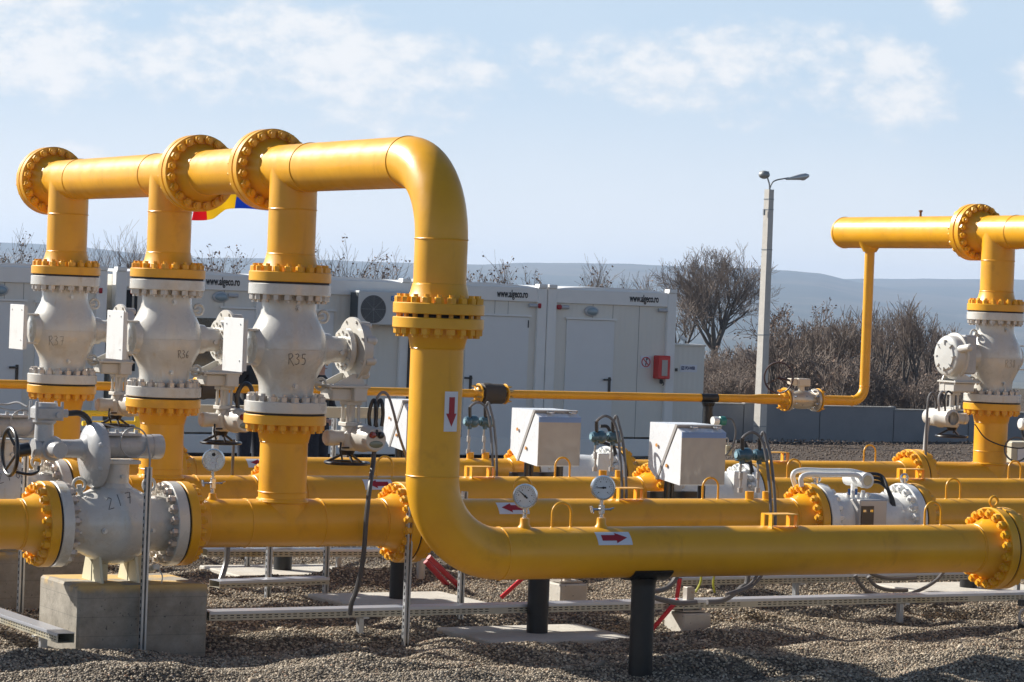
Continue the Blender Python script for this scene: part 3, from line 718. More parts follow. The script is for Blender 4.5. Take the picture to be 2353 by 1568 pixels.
v35 = upright_valve(XT, ROW[1], 1, 'nearest white upright valve, marked R35, with a small screen on its drive', 'R35', (.035, -.115), .080)
v36 = upright_valve(XT, ROW[2], 1, 'middle white upright valve with R36 written low on its right side', 'R36', (.145, -.155), .062)
v37 = upright_valve(XT, ROW[3], 1, 'leftmost white upright valve with R37 written faintly on its belly', 'R37', (-.085, -.135), .080, faint=True)
v38 = upright_valve(XTR, ROW[3], -1, 'white upright valve at the right edge with its geared drive on the left', 'R38', (.08, -.10), .08, plate=False, faint=True)
# cover with ribs on the far-right operator
b = MB(); c0 = V3((XTR-.65, ROW[3], ZC))
b.lathe(c0+V3((.03, 0, 0)), -X_, [(-.05, .222), (.0, .222), (.02, .212), (.03, .20), (.035, .15), (.05, .145), (.055, .0)], 44, caps=False)
for k in range(8):
    a = 2*math.pi*k/8; q = V3((0, math.cos(a), math.sin(a))); b.box(c0+q*.145-X_*.018, (.03, .012, .05), ax=(X_, q.cross(X_), q))
b.build('gear_cover', mat('cover_light_grey', (.52, .52, .50), .35, coat=.2), v38)
b = MB(); b.box((XTR-.42, ROW[3]-.02, ZC+.02), (.17, .24, .42), bev=.02); b.build('gear_case', GRY, v38)

def lying_valve(y, label, text):
    s = root('lying_ball_valve', (XV, y, ZR), label, 'valve', 'white lying ball valves at the left')
    L = lambda a, b_, c: V3((XV+a, y+b_, ZR+c))
    b = MB(); b.lathe((XV, y, ZR), X_, BODY, 64, caps=False)
    b.lathe(L(0, 0, .16), Z_, [(0, .19), (.09, .15), (.14, .105), (.17, .088), (.215, .078), (.26, .078)], 36, caps=False)
    bd = b.build('body', WHT, s, 28)
    fa = math.atan2(-FWD.z-.1, -FWD.y)
    if text:
        def fn(u, v):
            t = -.13+u; r = body_r(t)+.0015; a = .46+(v+u*.25)/.29
            return V3((XV+t, y-r*math.cos(a), ZR+r*math.sin(a)))
        strokes(bd, write(text, .10, .72), fn)
    end_flange(s, L(-HL, 0, 0), X_, WHT); end_flange(s, L(HL, 0, 0), -X_, WHT)
    for t in (-.27, .27): eye(s, L(t, .0, .285), (0, 1, 0), WHT, .046, .012, L(t*.93, 0, .19))
    for t, z in ((-.16, -.03), (.22, -.03)):
        r = body_r(t); b = MB(); b.cyl(L(t, -r+.01, z), L(t, -r-.012, z), .022, n=16); b.cyl(L(t, -r-.01, z), L(t, -r-.03, z), .013, n=6); b.build('drain_plug', ZNC, s)
    for t in (-.15, .13):
        b = MB(); b.prism([L(t, -.20, -.415), L(t, .20, -.415), L(t, .13, -.22), L(t, -.13, -.22)], (.02, 0, 0)); b.box(L(t+.06, 0, -.32), (.12, .02, .19)); b.build('foot', mat('foot_cream', (.62, .58, .42), .4), s)
    b = MB(); b.cyl(L(.27, -.08, -.33), L(.27, -.2, -.30), .022, n=12); b.box(L(.27, -.2, -.30), (.05, .03, .04), bev=.006); b.tube(smooth_path([L(.28, -.22, -.31), L(.3, -.25, -.36), L(.3, -.24, -.42)]), .005, 5); b.build('drain_valve', WHT, s)
    b = MB(); b.cyl(L(0, 0, .255), L(0, 0, .262), .075, .104, 28); b.cyl(L(0, 0, .26), L(0, 0, .44), .105, n=36); b.cyl(L(.02, -.10, .35), L(.02, -.13, .35), .016, n=10); b.build('stem_housing', WHT, s)
    b = MB(); b.box(L(.03, 0, .455), (.26, .22, .028), bev=.004); b.build('mounting_plate', WHT, s)
    b = MB(); b.cyl(L(-.13, -.0, .565), L(.27, -.0, .565), .088, n=40); b.lathe(L(.27, 0, .565), X_, [(0, .092), (.07, .092), (.085, .085), (.088, .02), (.11, .015), (.112, 0)], 40, caps=False)
    b.box(L(.02, 0, .655), (.30, .17, .022), bev=.004)
    for k in range(4): b.cyl(L(-.09+.075*k, -.055, .66), L(-.09+.075*k, -.055, .69), .015, n=6)
    b.build('gear_case', GRY, s, 35)
    b = MB(); b.lathe(L(-.17, 0, .50), -X_, [(-.05, .19), (-.045, .235), (0, .24), (.015, .232), (.04, .215), (.075, .13), (.085, .0)], 56, caps=False)
    for k in range(8):
        a = 2*math.pi*(k+.5)/8; b.lathe(L(-.13, .205*math.cos(a), .50+.205*math.sin(a)), -X_, [(0, .034), (.06, .032), (.075, .02), (.078, 0)], 14, caps=False)
    b.build('worm_gear_cover', GRY, s, 35)
    b = MB(); b.lathe(L(-.27, 0, .545), -X_, [(-.03, .10), (0, .072), (.05, .066), (.30, .066), (.33, .075), (.36, .07)], 32)
    b.cyl(L(-.56, 0, .54), L(-.62, 0, .54), .075, .05, 24)
    b.lathe(L(-.50, 0, .545), -Y_, [(-.06, .09), (.04, .095), (.07, .085), (.072, .064), (.20, .062), (.215, .055), (.216, 0)], 32, caps=False)
    b.cyl(L(-.55, 0, .60), L(-.55, 0, .74), .072, .066, 28); b.lathe(L(-.55, 0, .72), Z_, [(0, .07), (.015, .085), (.03, .085)], 28)
    b.build('drive_unit', GRY, s, 35)
    b = MB(); b.box(L(-.54, 0, .80), (.20, .17, .10), bev=.015); b.cyl(L(-.54, 0, .845), L(-.54, 0, .875), .085, .08, 28)
    for qx in (-.10, .10):
        for qy in (-.07, .07): b.cyl(L(-.54+qx*.95, qy, .75), L(-.54+qx*.95, qy, .885), .012, n=8)
    b.cyl(L(-.48, -.08, .79), L(-.48, -.11, .79), .02, n=14); b.cyl(L(-.44, 0, .80), L(-.38, 0, .80), .03, n=16); b.build('terminal_box', GRY, s, 35)
    b = MB(); hc = L(-.80, 0, .52); b.ring(hc, X_, .168, .015, 44, 10)
    for k in range(3):
        a = 2*math.pi*k/3+1.1; b.tube([hc+X_*.06, hc+V3((0, .165*math.cos(a), .165*math.sin(a)))], .011, 8)
    b.cyl(L(-.76, 0, .52), L(-.66, 0, .54), .045, .05, 24); b.tube(smooth_path([L(-.78, -.02, .38), L(-.66, -.03, .36), L(-.6, -.03, .38), L(-.59, -.03, .42)]), .011, 8)
    b.build('handwheel', BLK, s)
    b = MB(); b.tube(smooth_path([L(-.38, 0, .80), L(-.28, 0, .80), L(-.20, .03, .74), L(-.17, .06, .60)], 8), .022, 10); b.build('cable', RUB, s)
    b = MB(); b.ring(L(.10, -.105, .60), V3((.1, -1, 0)), .108, .006, 30, 6)
    b.tube(smooth_path([L(-.12, -.02, .73), L(-.0, -.05, .705), L(.10, -.105, .705)], 8), .006, 6); b.tube(smooth_path([L(.20, -.105, .64), L(.205, -.16, .5), L(.19, -.2, .42)], 8), .007, 6); b.build('sensor_cable', CND, s)
    return s
lv = lying_valve(ROW[1], 'big lying white valve at the lower left, on the concrete block, marked 217', '217')
lv2 = lying_valve(ROW[2], 'lying white valve at the left edge, half hidden behind the nearer one', '218')

# ================================================================== FLOW METERS
def meter(y, label, full):
    s = root('flow_meter', ((XM0+XM1)/2, y, ZR), label, 'flow meter', 'white flow meters in the pipe rows')
    xm = (XM0+XM1)/2; L = lambda a, b_, c: V3((xm+a, y+b_, ZR+c))
    for fx, ax in ((XM0, X_), (XM1, -X_)):
        b = MB(); b.lathe((fx, y, ZR), ax, [(.008, .06), (.008, .305), (.013, .31), (.085, .31), (.09, .305), (.09, .245), (.12, .232), (.17, .20)], 64); b.build('end_flange', WHM, s, 30)
        eye(s, V3((fx, y, ZR+.352))+ax*.045, Y_, STL, .034, .010, V3((fx, y, ZR+.30))+ax*.045)
    b = MB(); b.lathe(L(-.34, 0, 0), X_, [(0, .20), (.04, .215), (.12, .225), (.5, .225), (.58, .22), (.68, .20)], 56, caps=False)
    for k in range(5): b.cyl(L(-.2+.05*k, -.1, .18), L(-.2+.05*k, -.11, .235+.02*(k % 2)), .018, n=8)
    b.build('body', WHM, s, 35)
    if full:
        b = MB(); b.box(L(-.06, -.20, -.06), (.28, .16, .50), bev=.008); b.build('terminal_box', mat('grey_cover', (.48, .46, .44), .4, .3), s)
        b = MB(); b.box(L(-.125, -.284, -.08), (.125, .012, .44)); b.build('front_panel', mat('brown_panel', (.09, .075, .06), .4, .4), s)
        b = MB(); b.box(L(-.16, -.292, .10), (.03, .006, .02)); b.box(L(-.09, -.292, .10), (.03, .006, .02)); b.build('latch', STL, s)
        b = MB()
        q_ = lambda px, py, dy=0.: at(px, py, 1, y+dy)
        b.tube(smooth_path([q_(1828, 1118, .1), q_(1822, 1092, .1), q_(1840, 1081, .1), q_(1900, 1082, .08), q_(1955, 1083, .05), q_(1985, 1090, .04)], 8), .021, 12)
        b.tube(smooth_path([q_(1842, 1118, -.05), q_(1841, 1099, -.05), q_(1855, 1091, -.05), q_(1900, 1091, -.05), q_(1950, 1091, -.08), q_(1972, 1094, -.1), q_(1984, 1108, -.1)], 8), .021, 12)
        b.build('cable_duct', WHM, s)
        hd = q_(1987, 1104, -.1); b = MB(); b.cyl(hd+Y_*.24, hd, .060, n=32); b.lathe(hd, -Y_, [(-.02, .066), (.04, .066), (.045, .046), (.04, .044)], 32); b.cyl(hd+V3((-.02, .12, -.16)), hd+V3((-.02, .12, -.03)), .028, n=16); b.build('display_head', WHM, s, 30)
        b = MB(); b.cyl(hd-Y_*.03, hd-Y_*.044, .043, n=28); b.build('dial', mat('dial_cream', (.45, .44, .33), .2, coat=.5), s)
        b = MB()
        for k in range(3): b.tube(smooth_path([hd+V3((.03, .16-.05*k, .04-.03*k)), q_(2022, 1092+9*k), q_(2040+3*k, 1125+5*k, -.12), q_(2050+3*k, 1170, -.17), q_(2053+3*k, 1230, -.17)], 8), .014, 8)
        b.build('cable', RUB, s)
        b = MB()
        for k in range(2): b.cyl(L(-.2+.07*k, -.12, .22), L(-.2+.07*k, -.12, .27), .012, n=8)
        b.build('sensor_cap', mat('blue_cap', (.02, .12, .35), .4), s)
    else:
        b = MB(); b.box(L(.27, -.16, .12), (.14, .12, .26), bev=.006); b.build('terminal_box', WHM, s)
        b = MB()
        for k in range(3): b.tube(smooth_path([L(.24, -.16, .52-.08*k), L(.33, -.17, .50-.08*k), L(.40, -.18, .30), L(.42+.02*k, -.18, .05), L(.42+.02*k, -.18, -.3)], 8), .017, 8)
        b.tube([L(-.24, -.1, .1), L(-.22, -.12, .30)], .035, 10); b.tube([L(-.15, -.1, .15), L(-.15, -.12, .30)], .02, 8); b.tube([L(.0, -.1, .15), L(0, -.12, .30)], .035, 10)
        b.build('cable', RUB, s)
    return s
meter(ROW[1], 'white flow meter in the second row, with cables and a round display head', True)
meter(ROW[2], 'white flow meter under the right instrument box', False)
meter(ROW[3], 'white flow meter under the middle instrument box', False)

def instrument_box(label, yy, xx, z0):
    """leaning metal enclosure; (xx, yy, z0) = its lower front-left corner"""
    s = root('instrument_box', (xx, yy, z0), label, 'instrument box', 'white and silver instrument boxes')
    W, Dp, H = .46, .55, .53; sk = .03
    P = lambda a, b_, c: V3((xx+a+.0*c, yy+b_, z0+c))
    # main case (left side white): polygon in Y-Z, front edge upright, seam slanting
    b = MB(); seam_t, seam_b = .10, .40
    b.prism([P(0, 0, 0), P(0, seam_b-.03, .035), P(0, seam_t-.03, H-.03), P(0, .0, H-.06)], (W, 0, 0)); b.build('lid', BXW, s)
    b = MB(); b.prism([P(.004, seam_b, .03), P(.004, Dp, .13), P(.004, Dp-.01, H), P(.004, seam_t, H)], (W-.008, 0, 0)); b.build('case', BXW, s)
    b = MB(); b.prism([P(-.006, seam_b-.032, .028), P(-.006, seam_b+.004, .026), P(-.006, seam_t+.004, H+.004), P(-.006, seam_t-.032, H-.002)], (W+.012, 0, 0)); b.build('seam_frame', mat('frame_grey', (.42, .40, .38), .4, .3), s)
    b = MB(); b.box(P(W/2, -.004, (H-.10)/2+.005), (W, .007, H-.11)); b.build('front_panel', SIL, s)
    b = MB(); b.box(P(W/2, -.004, H-.085), (W, .008, .05)); b.build('blue_film', FILM, s)
    for k in (.14, .38):
        b = MB(); b.box(P(k, .03, H-.02), (.05, .07, .014), bev=.003); b.cyl(P(k-.03, .01, H-.02), P(k+.03, .01, H-.02), .008, n=8); b.build('hinge', STL, s)
    for q, r_ in (((.40-.0), .33), ((.22), .16)):
        b = MB(); b.cyl(P(-.006, q, r_), P(-.012, q, r_), .016, n=16); b.build('bolt_cap', ORG, s)
    b = MB(); b.cyl(P(.06, .3, -.25), P(.06, .3, .12), .03, n=12); b.cyl(P(.12, .32, -.25), P(.12, .32, .12), .02, n=12); b.cyl(P(.42, .3, -.25), P(.42, .3, .12), .035, n=12); b.box(P(.24, .5, -.12), (.5, .06, .06), bev=.004); b.build('mount', BLK, s)
    return s
q3 = at(1234, 1072, 1, ROW[3]-.95); instrument_box('middle silver instrument box, on the rear row flow meter', q3.y, q3.x, q3.z)
q2 = at(1562, 1116, 1, ROW[2]-.85); instrument_box('right silver instrument box, on the third row flow meter', q2.y, q2.x, q2.z)
q4 = at(932, 1038, 1, ROW[3]+2.17); bx = instrument_box('silver instrument box partly hidden behind the big upright pipe', q4.y, q4.x, q4.z)
b = MB(); b.box((q4.x+.25, q4.y+.3, q4.z/2), (.08, .08, q4.z), bev=.004); b.build('stand_post', ZNC, bx)

# ================================================================== INSTRUMENTS, CABLES, SUPPORTS
def gauge(p, h, R, face, label, manifold=True, dial=True, tilt=0.):
    """p: top of its welded boss, h: height of the dial centre above it"""
    p = V3(p); s = root('pressure_gauge', p, label, 'gauge', 'round gauges on the pipes'); f = V3(face).normalized(); c = p+Z_*h
    b = MB(); b.cyl(p-Z_*.01, p+Z_*.02, .016, n=6)
    if manifold:
        b.box(p+Z_*(h-R)*.42, (.034, .034, (h-R)*.5), bev=.003)
        b.cyl(p+Z_*.02, p+Z_*(h-R+.01), .009, n=10); b.cyl(p+Z_*(h-R-.035), p+Z_*(h-R-.005), .015, n=6)
    else: b.cyl(p+Z_*.02, p+Z_*(h-R+.03), .011, .016, 12); b.cyl(p+Z_*.03, p+Z_*.06, .017, n=6)
    b.build('stem', STL, s)
    if manifold:
        b = MB(); q = p+Z_*(h-R)*.42
        b.cyl(q+X_*.01, q+X_*.075, .007, n=8); b.cyl(q-X_*.01, q-X_*.07, .009, n=8); b.box(q-X_*.08, (.008, .035, .05), ax=(X_, Y_, (Z_+.5*Y_))); b.tube([q+X_*.06-Y_*.0, q+X_*.10+Z_*.01], .006, 6); b.build('needle_valve', STL, s)
    u, v = frame(f)
    b = MB(); b.lathe(c-f*.03, f, [(0, R*.55), (.002, R*.9), (.008, R), (.042, R), (.045, R*1.05), (.056, R*1.05), (.058, R*.93), (.050, R*.9)], 48, caps=not dial); b.build('case', STL, s, 30)
    if dial:
        b = MB(); b.lathe(c+f*.018, f, [(0, R*.92), (.001, R*.92)], 40); dl = b.build('dial', GAU, s)
        b = MB(); up = (Z_-f*f.z).normalized(); rr = up.cross(f)
        for k in range(21):
            a = D2R(-135+270*k/20); L = .16 if k % 5 == 0 else .09
            q = up*math.cos(a)+rr*math.sin(a); b.box(c+f*.0195+q*R*(.80-L/2), (.0018, .001, R*L), ax=(q.cross(f), f, q))
            if k % 4 == 0: b.box(c+f*.0195+q*R*.56, (.007, .001, .006), ax=(rr, f, up))
        a = D2R(tilt); q = up*math.cos(a)+rr*math.sin(a); b.prism([c+f*.02-q*R*.25+q.cross(f)*.006, c+f*.02-q*R*.25-q.cross(f)*.006, c+f*.02+q*R*.72-q.cross(f)*.001, c+f*.02+q*R*.72+q.cross(f)*.001], f*.002)
        b.cyl(c+f*.019, c+f*.024, .008, n=12); b.build('needle', INK, dl, None)
    else:
        b = MB(); up = Z_; rr = up.cross(f)
        b.cyl(c+f*.030+up*R*.5, c+f*.0325+up*R*.5, .013, n=20); b.build('blow_out_plug', INK, s)
        b = MB()
        for a in (45, 135):
            q = up*math.cos(D2R(a))+rr*math.sin(D2R(a)); b.box(c+f*.0305, (.012, .004, R*1.25), ax=(q.cross(f), f, q))
        b.box(c+f*.032, (.034, .004, .03), ax=(rr, f, up)); b.box(c+f*.032-up*R*.5, (.034, .003, .04), ax=(rr, f, up)); b.build('back_rib', GAU, s)
    return s
TOC = (-FWD.x, -FWD.y, 0)
g0x = xon(488, 1146, 1)
gauge((g0x, ROW[1], ZR+PR+.05), .24, .082, TOC, 'round gauge turned backwards on the pipe left of the nearest upright valve', True, False)
gauge((G1x, ROW[0], ZR+PR+.07), .145, .083, (-.62, -.78, .0), 'blue-rimmed dial gauge by the lower bend of the front pipe', False, True, -50)
gauge((G2x, ROW[0], ZR+PR+.07), .205, .083, (-.25, -.97, .0), 'dial gauge on a valve stem above the arrow of the front pipe', True, True, -92)

def transmitter(row, tX, label):
    y = ROW[row]; z0 = ZR+PR+.06
    s = root('pressure_transmitter', (tX+.08, y, z0), label, 'transmitter', 'blue pressure transmitters on the rows')
    b = MB()
    for dx in (0, .17):
        b = MB(); b.cyl((tX+dx, y, z0-.01), (tX+dx, y, z0+.03), .022, n=6); b.tube([(tX+dx, y, z0), (tX+dx+.005, y, z0+.10), (tX+dx-.005, y, z0+.16), (tX+dx, y, z0+.26)], .010, 8); b.box((tX+dx, y, z0+.13), (.03, .03, .06), bev=.004)
        b.build('manifold', CND, s)
    for i, dx in enumerate((0.0, .17)):
        c = V3((tX+dx, y-.01, z0+.30)); b = MB()
        b.lathe(c-X_*.055, X_, [(0, .022), (.004, .044), (.03, .050), (.035, .042), (.075, .042), (.08, .050), (.105, .050), (.11, .022)], 24)
        b.ball(c+V3((.045, 0, .0)), (.058, .060, .060), 20, 12); b.cyl(c-Z_*.03, c-Z_*.075, .022, n=14); b.build('housing', BLU, s)
        b = MB(); b.cyl(c+V3((0, 0, .03)), c+V3((-.005, 0, .14)), .017, n=12); b.build('cable_gland', BLK, s)
        b = MB(); b.cyl(c-X_*.056, c-X_*.062, .026, n=20); b.build('window', mat('pale_ring', (.25, .42, .5), .2, coat=.5), s)
    b = MB(); b.box((tX+.085, y+.03, z0+.30), (.2, .02, .05)); b.build('yoke', BLU, s)
    for i, dx in enumerate((0.0, .17)):
        e = root('flexible_conduit', (tX+dx+.1, y-.2, .3), ('left' if not i else 'right')+' grey cable loop of the '+label.replace('blue ', ''), 'cable', 'grey cable loops of the transmitters')
        c = V3((tX+dx, y-.01, z0+.43)); w_ = .145 if not i else .02
        b = MB(); b.tube(smooth_path([c-Z_*.02, c+V3((.0, -.01, .02)), c+V3((w_*.5, -.03, .06)), c+V3((w_, -.06, .0)), c+V3((w_+.02, -.12, -.18)), c+V3((w_+.01, -.21, -.50)), c+V3((w_, -.24, -.75)), c+V3((w_-.05, -.26, -.95)), c+V3((w_-.2, -.28, -1.16)), c+V3((w_-.45, -.3, -1.24))], 7), .0125, 8)
        b.build('conduit', CON, e)
tXs = {1: (1700, 1142), 2: (1366, 1090), 3: (1075, 1057)}
transmitter(1, xon(*tXs[1], 1), 'blue transmitter pair beside the right instrument box')
transmitter(2, xon(*tXs[2], 2), 'blue transmitter pair between the two instrument boxes')
transmitter(3, xon(*tXs[3], 3), 'blue transmitter pair just right of the big upright pipe')
s = root('green_transmitter', at(1650, 968, 1, 23.6), 'green and white transmitter peeking over the right instrument box', 'transmitter')
c = at(1655, 970, 1, 23.6); b = MB(); b.lathe(c+V3((-.08, 0, .01)), X_, [(0, .02), (.005, .035), (.06, .03), (.07, .045), (.13, .045), (.14, .02)], 20); b.cyl(c-Z_*.04, c-Z_*.6, .012, n=8); b.build('housing', GRN, s)
b = MB(); b.cyl(c+V3((-.09, 0, .01)), c+V3((-.03, 0, .01)), .042, n=18); b.build('cap', WHM, s)
b = MB(); b.tube(smooth_path([c+V3((.06, 0, .04)), c+V3((.13, -.02, .02)), c+V3((.16, -.04, -.1)), c+V3((.12, -.04, -.25)), c+V3((.02, -.04, -.36))], 8), .009, 6); b.build('cable', CON, s)
c = at(1673, 1035, 1, 23.6); s = root('sensor', c, 'small cream sensor box beside the right instrument box', 'sensor')
b = MB(); b.box(c, (.07, .05, .10), bev=.006); b.build('case', mat('cream', (.5, .45, .3), .5), s); b = MB(); b.tube(smooth_path([c+Z_*.05, c+V3((-.01, 0, .12)), c+V3((-.06, 0, .09)), c+V3((-.1, 0, .02))], 6), .005, 5); b.build('cable', CND, s)

# ---- cables and conduits of the upright valves
def cable(label, pts, r, m, name='flexible_conduit', n=8, grp=None):
    P = smooth_path(pts, 8); s = root(name, P[len(P)//2], label, 'cable', grp); b = MB(); b.tube(P, r, n); b.build('conduit', m, s); return s
def va(x, y, Y): return at(x, y, 1, Y)
Y1 = ROW[1]
cable('grey cable running down from the nearest valve drive to the tray', [va(861, 1010, Y1-.02), va(858, 1060, Y1-.02), va(851, 1110, Y1-.2), va(846, 1150, Y1-.24), va(841, 1200, Y1-.25), va(837, 1258, Y1-.25), va(830, 1310, Y1-.22), va(818, 1360, Y1-.18), va(808, 1385, Y1-.16), va(804, 1412, Y1-.14)], .019, mat('dark_conduit', (.075, .07, .068), .5), grp='grey cables hanging from the valve drives')
cable('thin grey cable arching off the nearest valve drive towards the big pipe', [va(862, 975, Y1-.1), va(862, 935, Y1-.1), va(868, 912, Y1-.1), va(880, 902, Y1-.1), va(893, 912, Y1-.1), va(905, 950, Y1-.1), va(917, 1000, Y1), va(932, 1045, Y1+.1), va(940, 1075, Y1+.15)], .011, mat('mid_grey_cable', (.22, .2, .2), .5))
for k, (xx, hh) in enumerate(((856, 930), (871, 930))):
    cable(('left' if not k else 'right')+' black cable loop standing on the nearest valve drive', [va(xx-6, 982, Y1-.1), va(xx-8, 955, Y1-.1), va(xx-3, 930, Y1-.1), va(xx+3, 920, Y1-.1), va(xx+8, 932, Y1-.12), va(xx+9, 955, Y1-.12), va(xx+6, 980, Y1-.12)], .015, BLK, 'cable_loop', grp='black cable loops on the nearest drive')
cable('dark corrugated cable hanging behind the second row pipe left of the middle', [va(523, 1255, 21.9), va(520, 1290, 21.9), va(512, 1320, 21.85), va(505, 1340, 21.8)], .026, CON, grp='grey cables hanging from the valve drives')
Y2 = ROW[2]
cable('grey cable post below the middle valve drive', [va(537, 1010, Y2), va(535, 1060, Y2), va(533, 1100, Y2+.05), va(531, 1140, Y2+.1), va(528, 1200, Y2-.25), va(523, 1255, Y2-.2)], .014, CON, grp='grey cables hanging from the valve drives')
cable('black cable loop on the middle valve drive', [va(549, 960, Y2-.1), va(545, 915, Y2-.1), va(553, 890, Y2-.1), va(566, 882, Y2-.1), va(578, 895, Y2-.1), va(582, 935, Y2-.1)], .02, BLK, 'cable_loop')
cable('pale cable arch left of the big lying valve at the left edge', [va(-30, 925, 21.9), va(10, 930, 21.9), va(40, 925, 21.8), va(62, 935, 21.7)], .008, CND)
cable('grey conduit rising at the far right valve drive', [va(2128, 1060, 24.3), va(2127, 1020, 24.3), va(2130, 960, 24.3), va(2134, 915, 24.3), va(2143, 903, 24.3), va(2150, 918, 24.3), va(2151, 940, 24.3)], .014, CON)
for k, x_ in enumerate((2158, 2172)):
    cable(('left' if not k else 'right')+' small cable arch on top of the far right drive', [va(x_, 945, 24.2), va(x_-1, 915, 24.2), va(x_+6, 900, 24.2), va(x_+16, 905, 24.2)], .011, BLK if k else CND, 'cable_loop')
s = root('support_tube', va(2127, 1060, 24.5), 'slanting grey tube under the far right valve drive', 'support'); b = MB(); b.tube([va(2133, 960, 24.5), va(2128, 1000, 24.5), va(2122, 1075, 24.4)], .024, 12); b.build('tube', CND, s)
cable('dark cable drooping across the right upright pipe', [va(2240, 975, ROW[3]-.25), va(2262, 1005, ROW[3]-.25), va(2290, 1020, ROW[3]-.25), va(2320, 1028, ROW[3]-.25), va(2350, 1030, ROW[3]-.22), va(2375, 1020, ROW[3]-.2)], .007, RUB)
s = root('cable_coil', va(2336, 1035, ROW[3]-.3), 'round grey cable coil at the right edge beside the upright pipe', 'cable'); b = MB(); b.ring(va(2336, 1033, ROW[3]-.3), TOC, .128, .010, 40, 8); b.build('coil', CON, s)
# pieces of the next valve at the right edge
s = root('motor_cap', va(2350, 975, 22.5), 'white round drive end with a black wheel cut by the right edge', 'valve drive')
b = MB(); c = va(2357, 975, 22.4); b.lathe(c, -X_, [(-.2, .05), (0, .062), (.06, .058), (.075, .04), (.077, 0)], 24, caps=False); b.build('housing', WHM, s)
b = MB(); b.ring(va(2372, 985, 22.3), X_, .16, .014, 36, 8); b.cyl(va(2372, 985, 22.3), va(2372, 985, 22.3)+X_*.1, .04, n=16); b.build('handwheel', BLK, s)
s = root('electrical_cabinet', va(2338, 1055, 27), 'beige cabinet low at the right edge behind the upright pipe', 'cabinet'); c = va(2345, 1030, 27); b = MB(); b.box((c.x, c.y, c.z/2+.07), (.5, .3, c.z+.02), bev=.01); b.build('case', BGE, s); b = MB(); b.box((c.x-.1, c.y-.16, c.z-.1), (.14, .012, .2)); b.build('door', BXW, s)

# ---- galvanised strut posts
def strut(x, y, z0, z1, label, w=.041):
    s = root('strut_post', (x, y, z0), label, 'strut post', 'galvanised slotted posts'); b = MB(); t = .003
    b.box((x, y+w/2, (z0+z1)/2), (w, t, z1-z0)); b.box((x-w/2, y, (z0+z1)/2), (t, w, z1-z0)); b.box((x+w/2, y, (z0+z1)/2), (t, w, z1-z0))
    b.box((x-w*.33, y-w/2, (z0+z1)/2), (w*.3, t, z1-z0)); b.box((x+w*.33, y-w/2, (z0+z1)/2), (w*.3, t, z1-z0)); b.build('channel', ZNC, s, 30)
    b = MB(); z = z0+.03
    while z < z1-.03:
        b.box((x-w/2-.0025, y, z+.012), (.002, .012, .024)); b.box((x, y+w/2-.004, z+.012), (.008, .002, .026)); z += .05
    b.build('slots', DRK, s, None); return s
def sp(x, ybase, ytop, label, Yp): a = at(x, ybase, 1, Yp); return strut(a.x, Yp, -.05, at(x+(ybase-ytop)*.036, ytop, 1, Yp).z, label)
sp(326, 1500, 1074, 'tall slotted strut post standing in front of the concrete block', 19.12)
sp(46, 1400, 1030, 'tall slotted strut post at the left edge before the rear block', 21.2)
sp(931, 1476, 1165, 'slotted strut post left of the big lower bend', 19.3)
sp(614, 1396, 1150, 'slotted strut post left of the farthest black post', 21.87)
sp(747, 1371, 1150, 'slotted strut post between two black posts', 22.57)
sp(1056, 1441, 1130, 'slotted strut post under the big lower bend', 20.31)
sp(568, 1310, 1100, 'far slotted strut post left of the farthest black post', 24.78)
sp(762, 1130, 962, 'slotted strut post behind the nearest upright valve', 27.5)
# ---- perforated cable trays
def tray(p0, p1, label, h=.062, w=.16, rows=2, m=TRY, cover=True):
    p0 = V3(p0); p1 = V3(p1); d = (p1-p0); L = d.length; d.normalize(); n = d.cross(Z_)*1   # n towards the viewer
    c = (p0+p1)/2; s = root('cable_tray', c, label, 'cable tray', 'perforated cable trays on the gravel')
    b = MB(); A = (d, n, Z_)
    b.box(c+n*w/2-Z_*h/2, (L, .003, h), ax=A); b.box(c-n*w/2-Z_*h/2, (L, .003, h), ax=A); b.box(c-Z_*h, (L, w, .003), ax=A); b.build('side', m, s)
    b = MB(); b.box(c+Z_*.004, (L, w+.012, .004), ax=A); b.box(c+n*(w/2+.006)-Z_*.006, (L, .003, .018), ax=A); b.build('cover', mat('tray_cover', (.55, .57, .62), .3, .5), s)
    b = MB(); k = 0; t = -L/2+.03
    while t < L/2-.03:
        if int((t+L/2)/2.4)*2.4+.14 < t+L/2 or t+L/2 < .3:
            for r_ in range(rows): b.box(c+d*t+n*(w/2+.002)-Z_*(.026+.018*r_ if rows == 2 else .034), (.030, .0015, .0065), ax=A)
        t += .052
    b.build('slots', DRK, s, None)
    k = 1.3
    while k < L:
        q = p0+d*k; b = MB(); b.box(q-Z_*(h+q.z)/2, (.04, .05, q.z-h+.1), ax=A); b.box(q-Z_*(h+.006), (.05, w*1.3, .012), ax=A); b.build('leg', ZNC, s); k += 2.6
    return s
zt1 = .25
TX = lambda x, y, z=zt1: at(x, y, 2, z)
def tline(xa, ya, xb, yb, z, label, **k):
    a, b_ = TX(xa, ya, z), TX(xb, yb, z); return tray(a, b_, label, **k)
a, b_ = TX(560, 1403), TX(2280, 1362); dd = (b_-a).normalized(); tray(V3((8.28, a.y-dd.y*(a.x-8.28), zt1)), b_+dd*1.5, 'near cable tray crossing under the pipes to the right edge')
a, b_ = TX(1620, 1326), TX(2180, 1315); dd = (b_-a).normalized(); tray(a-dd*.3, b_+dd*2.2, 'second cable tray behind the near one, on the right')
a, b_ = TX(470, 1262, .28), TX(870, 1262, .28); dd = (b_-a).normalized(); tray(a-dd*.0, b_+dd*.4, 'far cable tray seen below the pipes in the left half')
a, b_ = TX(505, 1335), TX(745, 1327); dd = (b_-a).normalized(); tray(a-dd*.05, b_, 'short single-slotted tray end between two strut posts', rows=1, h=.05)
